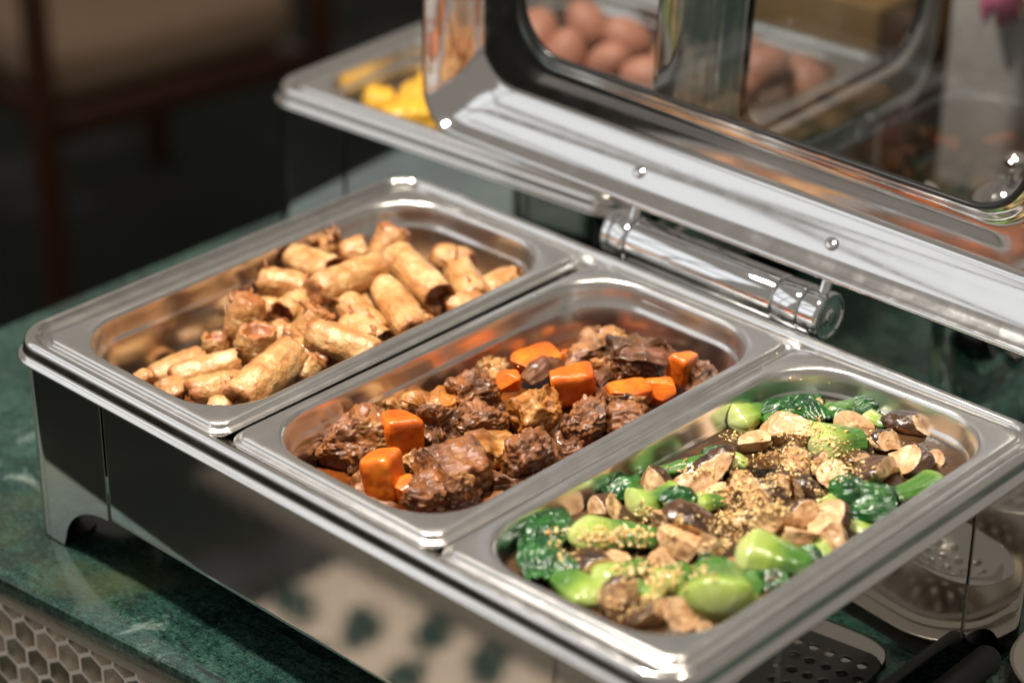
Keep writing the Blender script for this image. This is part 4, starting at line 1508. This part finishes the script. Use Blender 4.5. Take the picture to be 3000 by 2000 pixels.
def egg(c, r, seed, lab):
    rnd = random.Random(seed)
    R = rotm(seed, None, 1.2)
    vs = []
    nu, nv = 20, 28
    for i in range(nu+1):
        t = math.pi*i/nu
        z = -math.cos(t)
        rr = math.sin(t)*(1-.10*z)
        for j in range(nv):
            a = 2*math.pi*j/nv
            vs.append(Vector(c)+R @ Vector((rr*math.cos(a)*r, rr*math.sin(a)*r, z*r*1.30)))
    fs = [(i*nv+j, i*nv+(j+1) % nv, (i+1)*nv+(j+1) % nv, (i+1)*nv+j) for i in range(nu) for j in range(nv)]
    return tag(mk('egg', vs, fs, M_EGG), lab, 'egg', 'brown eggs in the rear pan')


EGGS = [(1235, 78, -12, 'brown egg in the pan beside the lid frame'), (1350, 62, -12, 'brown egg resting on the second row of the pan'), (1440, 95, -14, 'brown egg next to the open lid post'),
        (1300, 130, -24, 'brown egg low in the shade of the pan'), (1400, 150, -24, 'brown egg lying low at the divider'), (1750, 160, -6, 'large brown egg seen whole through the lid glass'),
        (1690, 215, -20, 'brown egg under the large whole one'), (1845, 185, -22, 'brown egg sunk near the pan corner'), (1690, 120, -18, 'brown egg behind the large whole one'), (1230, 150, -28, 'brown egg at the pan end'),
        (1560, 140, -16, 'brown egg hidden behind the lid post'), (1580, 200, -24, 'brown egg low behind the lid post'), (1490, 180, -26, 'brown egg low by the lid post')]
for i, (x, y, z, lab) in enumerate(EGGS):
    egg(atz(x, y, z), 19, i+4, lab)
for i, (x, y, z, w, lab) in enumerate([
        (-150, 452, -26, 17, 'yellow fruit piece at the pan wall corner'), (-118, 446, -20, 17, 'bright yellow fruit chunk at the front of the heap'), (-88, 444, -16, 18, 'largest bright yellow fruit chunk beside the lid'),
        (-140, 486, -22, 18, 'yellow fruit slice leaning on the pan wall'), (-104, 478, -14, 17, 'bright yellow fruit chunk at the top of the heap'), (-62, 470, -16, 18, 'yellow fruit chunk half behind the lid frame'),
        (-132, 522, -24, 18, 'dull yellow fruit piece further back'), (-92, 516, -20, 19, 'yellow fruit piece behind the bright heap'), (-50, 510, -20, 18, 'yellow fruit chunk hidden by the lid frame'),
        (-120, 556, -26, 18, 'shaded yellow fruit piece by the divider'), (-76, 552, -26, 18, 'small shaded yellow fruit piece by the divider'), (-20, 460, -24, 18, 'yellow fruit chunk deep behind the lid frame')]):
    v_, f_, m_ = chunk((x-4, y+8, z+1), (w*1.3, w*1.05, w*.7), rotm(i+20), i+300, n=4, cuts=3, lump=.12, fine=.03, sub=4)
    tag(mk('fruit_piece', v_, f_, M_YELLOW), lab, 'fruit', 'yellow fruit pieces in the rear pan')

# ------------------------------------------------------------------ serving tools beside the dish
TZ = COUNTER


def rotT(cx, cy, z0, ang):
    c, s_ = math.cos(ang), math.sin(ang)
    return lambda a, b, h: Vector((cx+a*c-b*s_, cy+a*s_+b*c, z0+h))


Tt = rotT(550, 272, TZ, math.radians(7))
vs, fs = loft((0, 0, 175, 250), [(-6, 0, 40), (-5.2, 4, 42), (-2, 11.4, 46), (0, 12.6, 48), (-.6, 13.6, 48), (-3, 13.4, 46), (-12, 12.2, 42), (-14.5, 11.6, 42), (-16.5, 9.0, 41), (-18.5, 8.4, 40), (-21, 9.6, 39), (-24, 9.8, 38),
                                 (-27, 8.2, 37), (-33, 5.2, 34), (-40, 3.2, 30), (-60, 2.6, 25)], Tt, 12, fill=True)
tag(mk('spoon_tray', vs, fs, M_TRAY), 'brushed steel tray for serving spoons beside the dish', 'tray')


def slotted_spoon(P, ang, lab, tilt=0.0):
    T_ = rotT(P[0], P[1], P[2], ang)
    root = empty('slotted_spoon', P[0], P[1], P[2], lab, 'spoon', 'slotted serving spoons')
    vs, fs = [], []
    nu, nv = 72, 52
    for i in range(nu+1):
        for j in range(nv+1):
            a = -46+92*i/nu; b = -1+2*j/nv
            ww = 31*math.sqrt(max(0, 1-(a/46)**2))**.8
            y = b*ww
            rr = min(1, (a/46)**2+(b*.98)**2)
            vs.append(T_(a, y, 16*rr+2))
    holes = [(-20+10*q, 10*p+(5 if q % 2 else 0)) for q in range(5) for p in (-2, -1, 0, 1)]
    for i in range(nu):
        for j in range(nv):
            a = -46+92*(i+.5)/nu; b = -1+2*(j+.5)/nv
            y = b*31*math.sqrt(max(0, 1-(a/46)**2))**.8
            if any((a-h[0])**2+(y-h[1])**2 < 2.5**2 for h in holes): continue
            fs.append((i*(nv+1)+j, i*(nv+1)+j+1, (i+1)*(nv+1)+j+1, (i+1)*(nv+1)+j))
    o = mk('bowl', vs, fs, M_SPOON, root)
    md = o.modifiers.new('s', 'SOLIDIFY'); md.thickness = 0.0012
    hm = MB()
    hm.tube([T_(44, 0, 17), T_(70, 0, 24), T_(120, 0, 34), T_(230, 0, 44)], [4, 4.5, 5, 6], 12)
    hm.build('handle', M_SPOON, root)


slotted_spoon((615, 362, TZ+6), math.radians(14), 'slotted steel spoon resting on the spoon tray')
slotted_spoon((640, 452, TZ+9), math.radians(20), 'second slotted steel spoon further along the tray')


def turner():
    T_ = rotT(606, 196, TZ+7, math.radians(82))
    root = empty('slotted_turner', 603, 196, TZ, 'black nylon turner with round holes lying on the counter', 'turner')
    vs, fs = [], []
    nu, nv = 84, 64
    L, Wd = 92, 66
    for i in range(nu+1):
        for j in range(nv+1):
            vs.append(T_(-L/2+L*i/nu, -Wd/2+Wd*j/nv, 1+3*math.sin(i/nu*1.5)))
    holes = [(-24+14*p, -22+11*q+(5 if p % 2 else 0)) for p in range(5) for q in range(5)]
    for i in range(nu):
        for j in range(nv):
            a = -L/2+L*(i+.5)/nu; b = -Wd/2+Wd*(j+.5)/nv
            if any((a-h[0])**2+(b-h[1])**2 < 3.4**2 for h in holes): continue
            cx, cy = abs(a)-(L/2-14), abs(b)-(Wd/2-14)
            if cx > 0 and cy > 0 and cx*cx+cy*cy > 196: continue
            fs.append((i*(nv+1)+j, i*(nv+1)+j+1, (i+1)*(nv+1)+j+1, (i+1)*(nv+1)+j))
    o = mk('blade', vs, fs, M_NYLON, root)
    md = o.modifiers.new('s', 'SOLIDIFY'); md.thickness = 0.002
    hm = MB()
    hm.tube([T_(-44, 0, 3), T_(-80, 0, 14), T_(-160, 0, 30), T_(-260, 0, 40)], [5, 6, 8, 9], 12)
    hm.build('handle', M_NYLON, root)


turner()
Tr = rotT(640, 190, TZ, math.radians(-8))
vs, fs = loft((-62, -75, 62, 75), [(-4, 0, 20), (-3, 3, 22), (0, 4.6, 24), (-.8, 5.2, 24), (-6, 4.8, 22), (-12, 3.0, 20), (-30, 2.4, 14)], Tr, 10, fill=True)
tag(mk('turner_rest', vs, fs, M_SPOON), 'small shallow steel dish under the black turner', 'dish')
# black ladle handle lying between dish and tray
lr = empty('black_ladle', 552, 262, TZ, 'black nylon ladle with its thick handle lying against the tray', 'ladle')
hm = MB()
h0 = Vector((551, 276, TZ+24)); h1 = Vector((553, 90, TZ+16))
hm.tube([h0+(h0-h1).normalized()*6, h0+(h0-h1).normalized()*3, h0, h0*.75+h1*.25, h0*.5+h1*.5, h1], [3, 7, 9, 10, 10, 10], 18)
hm.build('handle', M_NYLON, lr)
hm = MB()
hm.lathe([(0, -20), (20, -17), (33, -6), (38, 8), (36, 8), (31, -5), (18, -14), (0, -17)], Vector((566, 54, TZ+21)), n=28)
hm.build('bowl', M_NYLON, lr)

# ------------------------------------------------------------------ things behind
# chrome coffee pot seen at the edge of the glass
pc = aty(2322, 455, 560)
pot = empty('coffee_pot', pc.x, pc.y, TZ, 'rounded chrome coffee pot behind the open glass lid', 'pot')
hm = MB()
b0 = TZ
zt = pc.z
hm.lathe([(0, b0), (34, b0), (36, b0+3), (44, b0+30), (46, b0+70), (40, zt-22), (30, zt-12), (26, zt-8), (29, zt-5), (29, zt-1), (24, zt+4), (14, zt+12), (0, zt+15)], Vector((pc.x, pc.y, 0)), n=40)
hm.build('body', M_CHROME, pot, sh=60)
hm = MB()
hm.lathe([(0, zt+15), (5, zt+15), (4, zt+20), (8, zt+25), (8, zt+30), (4, zt+34), (0, zt+35)], Vector((pc.x, pc.y, 0)), n=24)
hm.build('lid_knob', M_CHROME, pot)
hm = MB()
hm.tube([(pc.x-36, pc.y-20, zt-60), (pc.x-52, pc.y-28, zt-40), (pc.x-56, pc.y-30, zt-14), (pc.x-48, pc.y-26, zt+2)], [9, 7, 6, 6], 16)
hm.build('spout', M_CHROME, pot)

mb = MB()
mb.box(100, 880, TZ, 520, 1090, 90, 6)
tag(mb.build('planter_box', M_WHITE), 'pale grey rectangular planter box at the back of the counter', 'planter')
mb = MB()
mb.box(62, 842, TZ, 88, 868, 12, 3)
tag(mb.build('wooden_post', M_WOOD), 'dark brown wooden post standing before the pale planter', 'post')
mb = MB()
mb.box(-170, 850, TZ, 50, 1080, 10, 5)
tag(mb.build('wooden_crate', M_HONEY), 'honey coloured wooden box behind the egg pan', 'box')
# drooping pink flower
fc = aty(2300, -10, 862)
fl = empty('pink_flower', fc.x+60, fc.y+40, 90, 'pink drooping flower hanging over the planter box', 'flower')
for k in range(5):
    a = 2*math.pi*k/5+.4
    d = Vector((math.cos(a), math.sin(a), 0))
    v_, f_ = curved_sheet(fc+Vector((0, 0, 16))+d*3, fc+d*13-Vector((0, 0, 22)), 11, 6, 40+k, .8, crump=.5, nu=18, nv=12, taper=.4)
    mk('petal', v_, f_, M_PETAL, fl)
hm = MB()
hm.tube([fc+Vector((0, 0, 14)), fc+Vector((10, 8, 60)), fc+Vector((40, 26, 80)), Vector((fc.x+60, fc.y+60, 92)), Vector((fc.x+62, fc.y+70, 80))], 2.2, 10)
hm.build('stalk', M_STEM, fl)

# armchair in the dark behind the counter
SEAT = -590
ch = empty('armchair', -1560, 1330, -1040, 'wooden armchair with a beige cushion in the dark beyond the counter', 'chair')
ca = math.radians(83)
Tc = rotT(-1605, 1170, 0, ca)
mb = MB(); mb.box(4, 0, SEAT-70, 446, 480, SEAT+20, 30, Tc); mb.build('cushion', M_FABRIC, ch)
mb = MB(); mb.box(0, -12, SEAT-120, 450, 490, SEAT-74, 8, Tc); mb.build('seat_frame', M_WOOD, ch)
for a, b, tp in ((-45, -30, 230), (460, -30, 230), (-45, 490, 420), (460, 490, 420)):
    mb = MB(); mb.box(a, b, -1040, a+34, b+34, SEAT+tp, 6, Tc); mb.build('leg', M_WOOD, ch)
for a in (-49, 456):
    mb = MB(); mb.box(a, -36, SEAT+230, a+42, 526, SEAT+262, 8, Tc); mb.build('armrest', M_WOOD, ch)
mb = MB(); mb.box(-8, 492, SEAT+60, 456, 520, SEAT+420, 10, Tc); mb.build('backrest', M_FABRIC, ch)
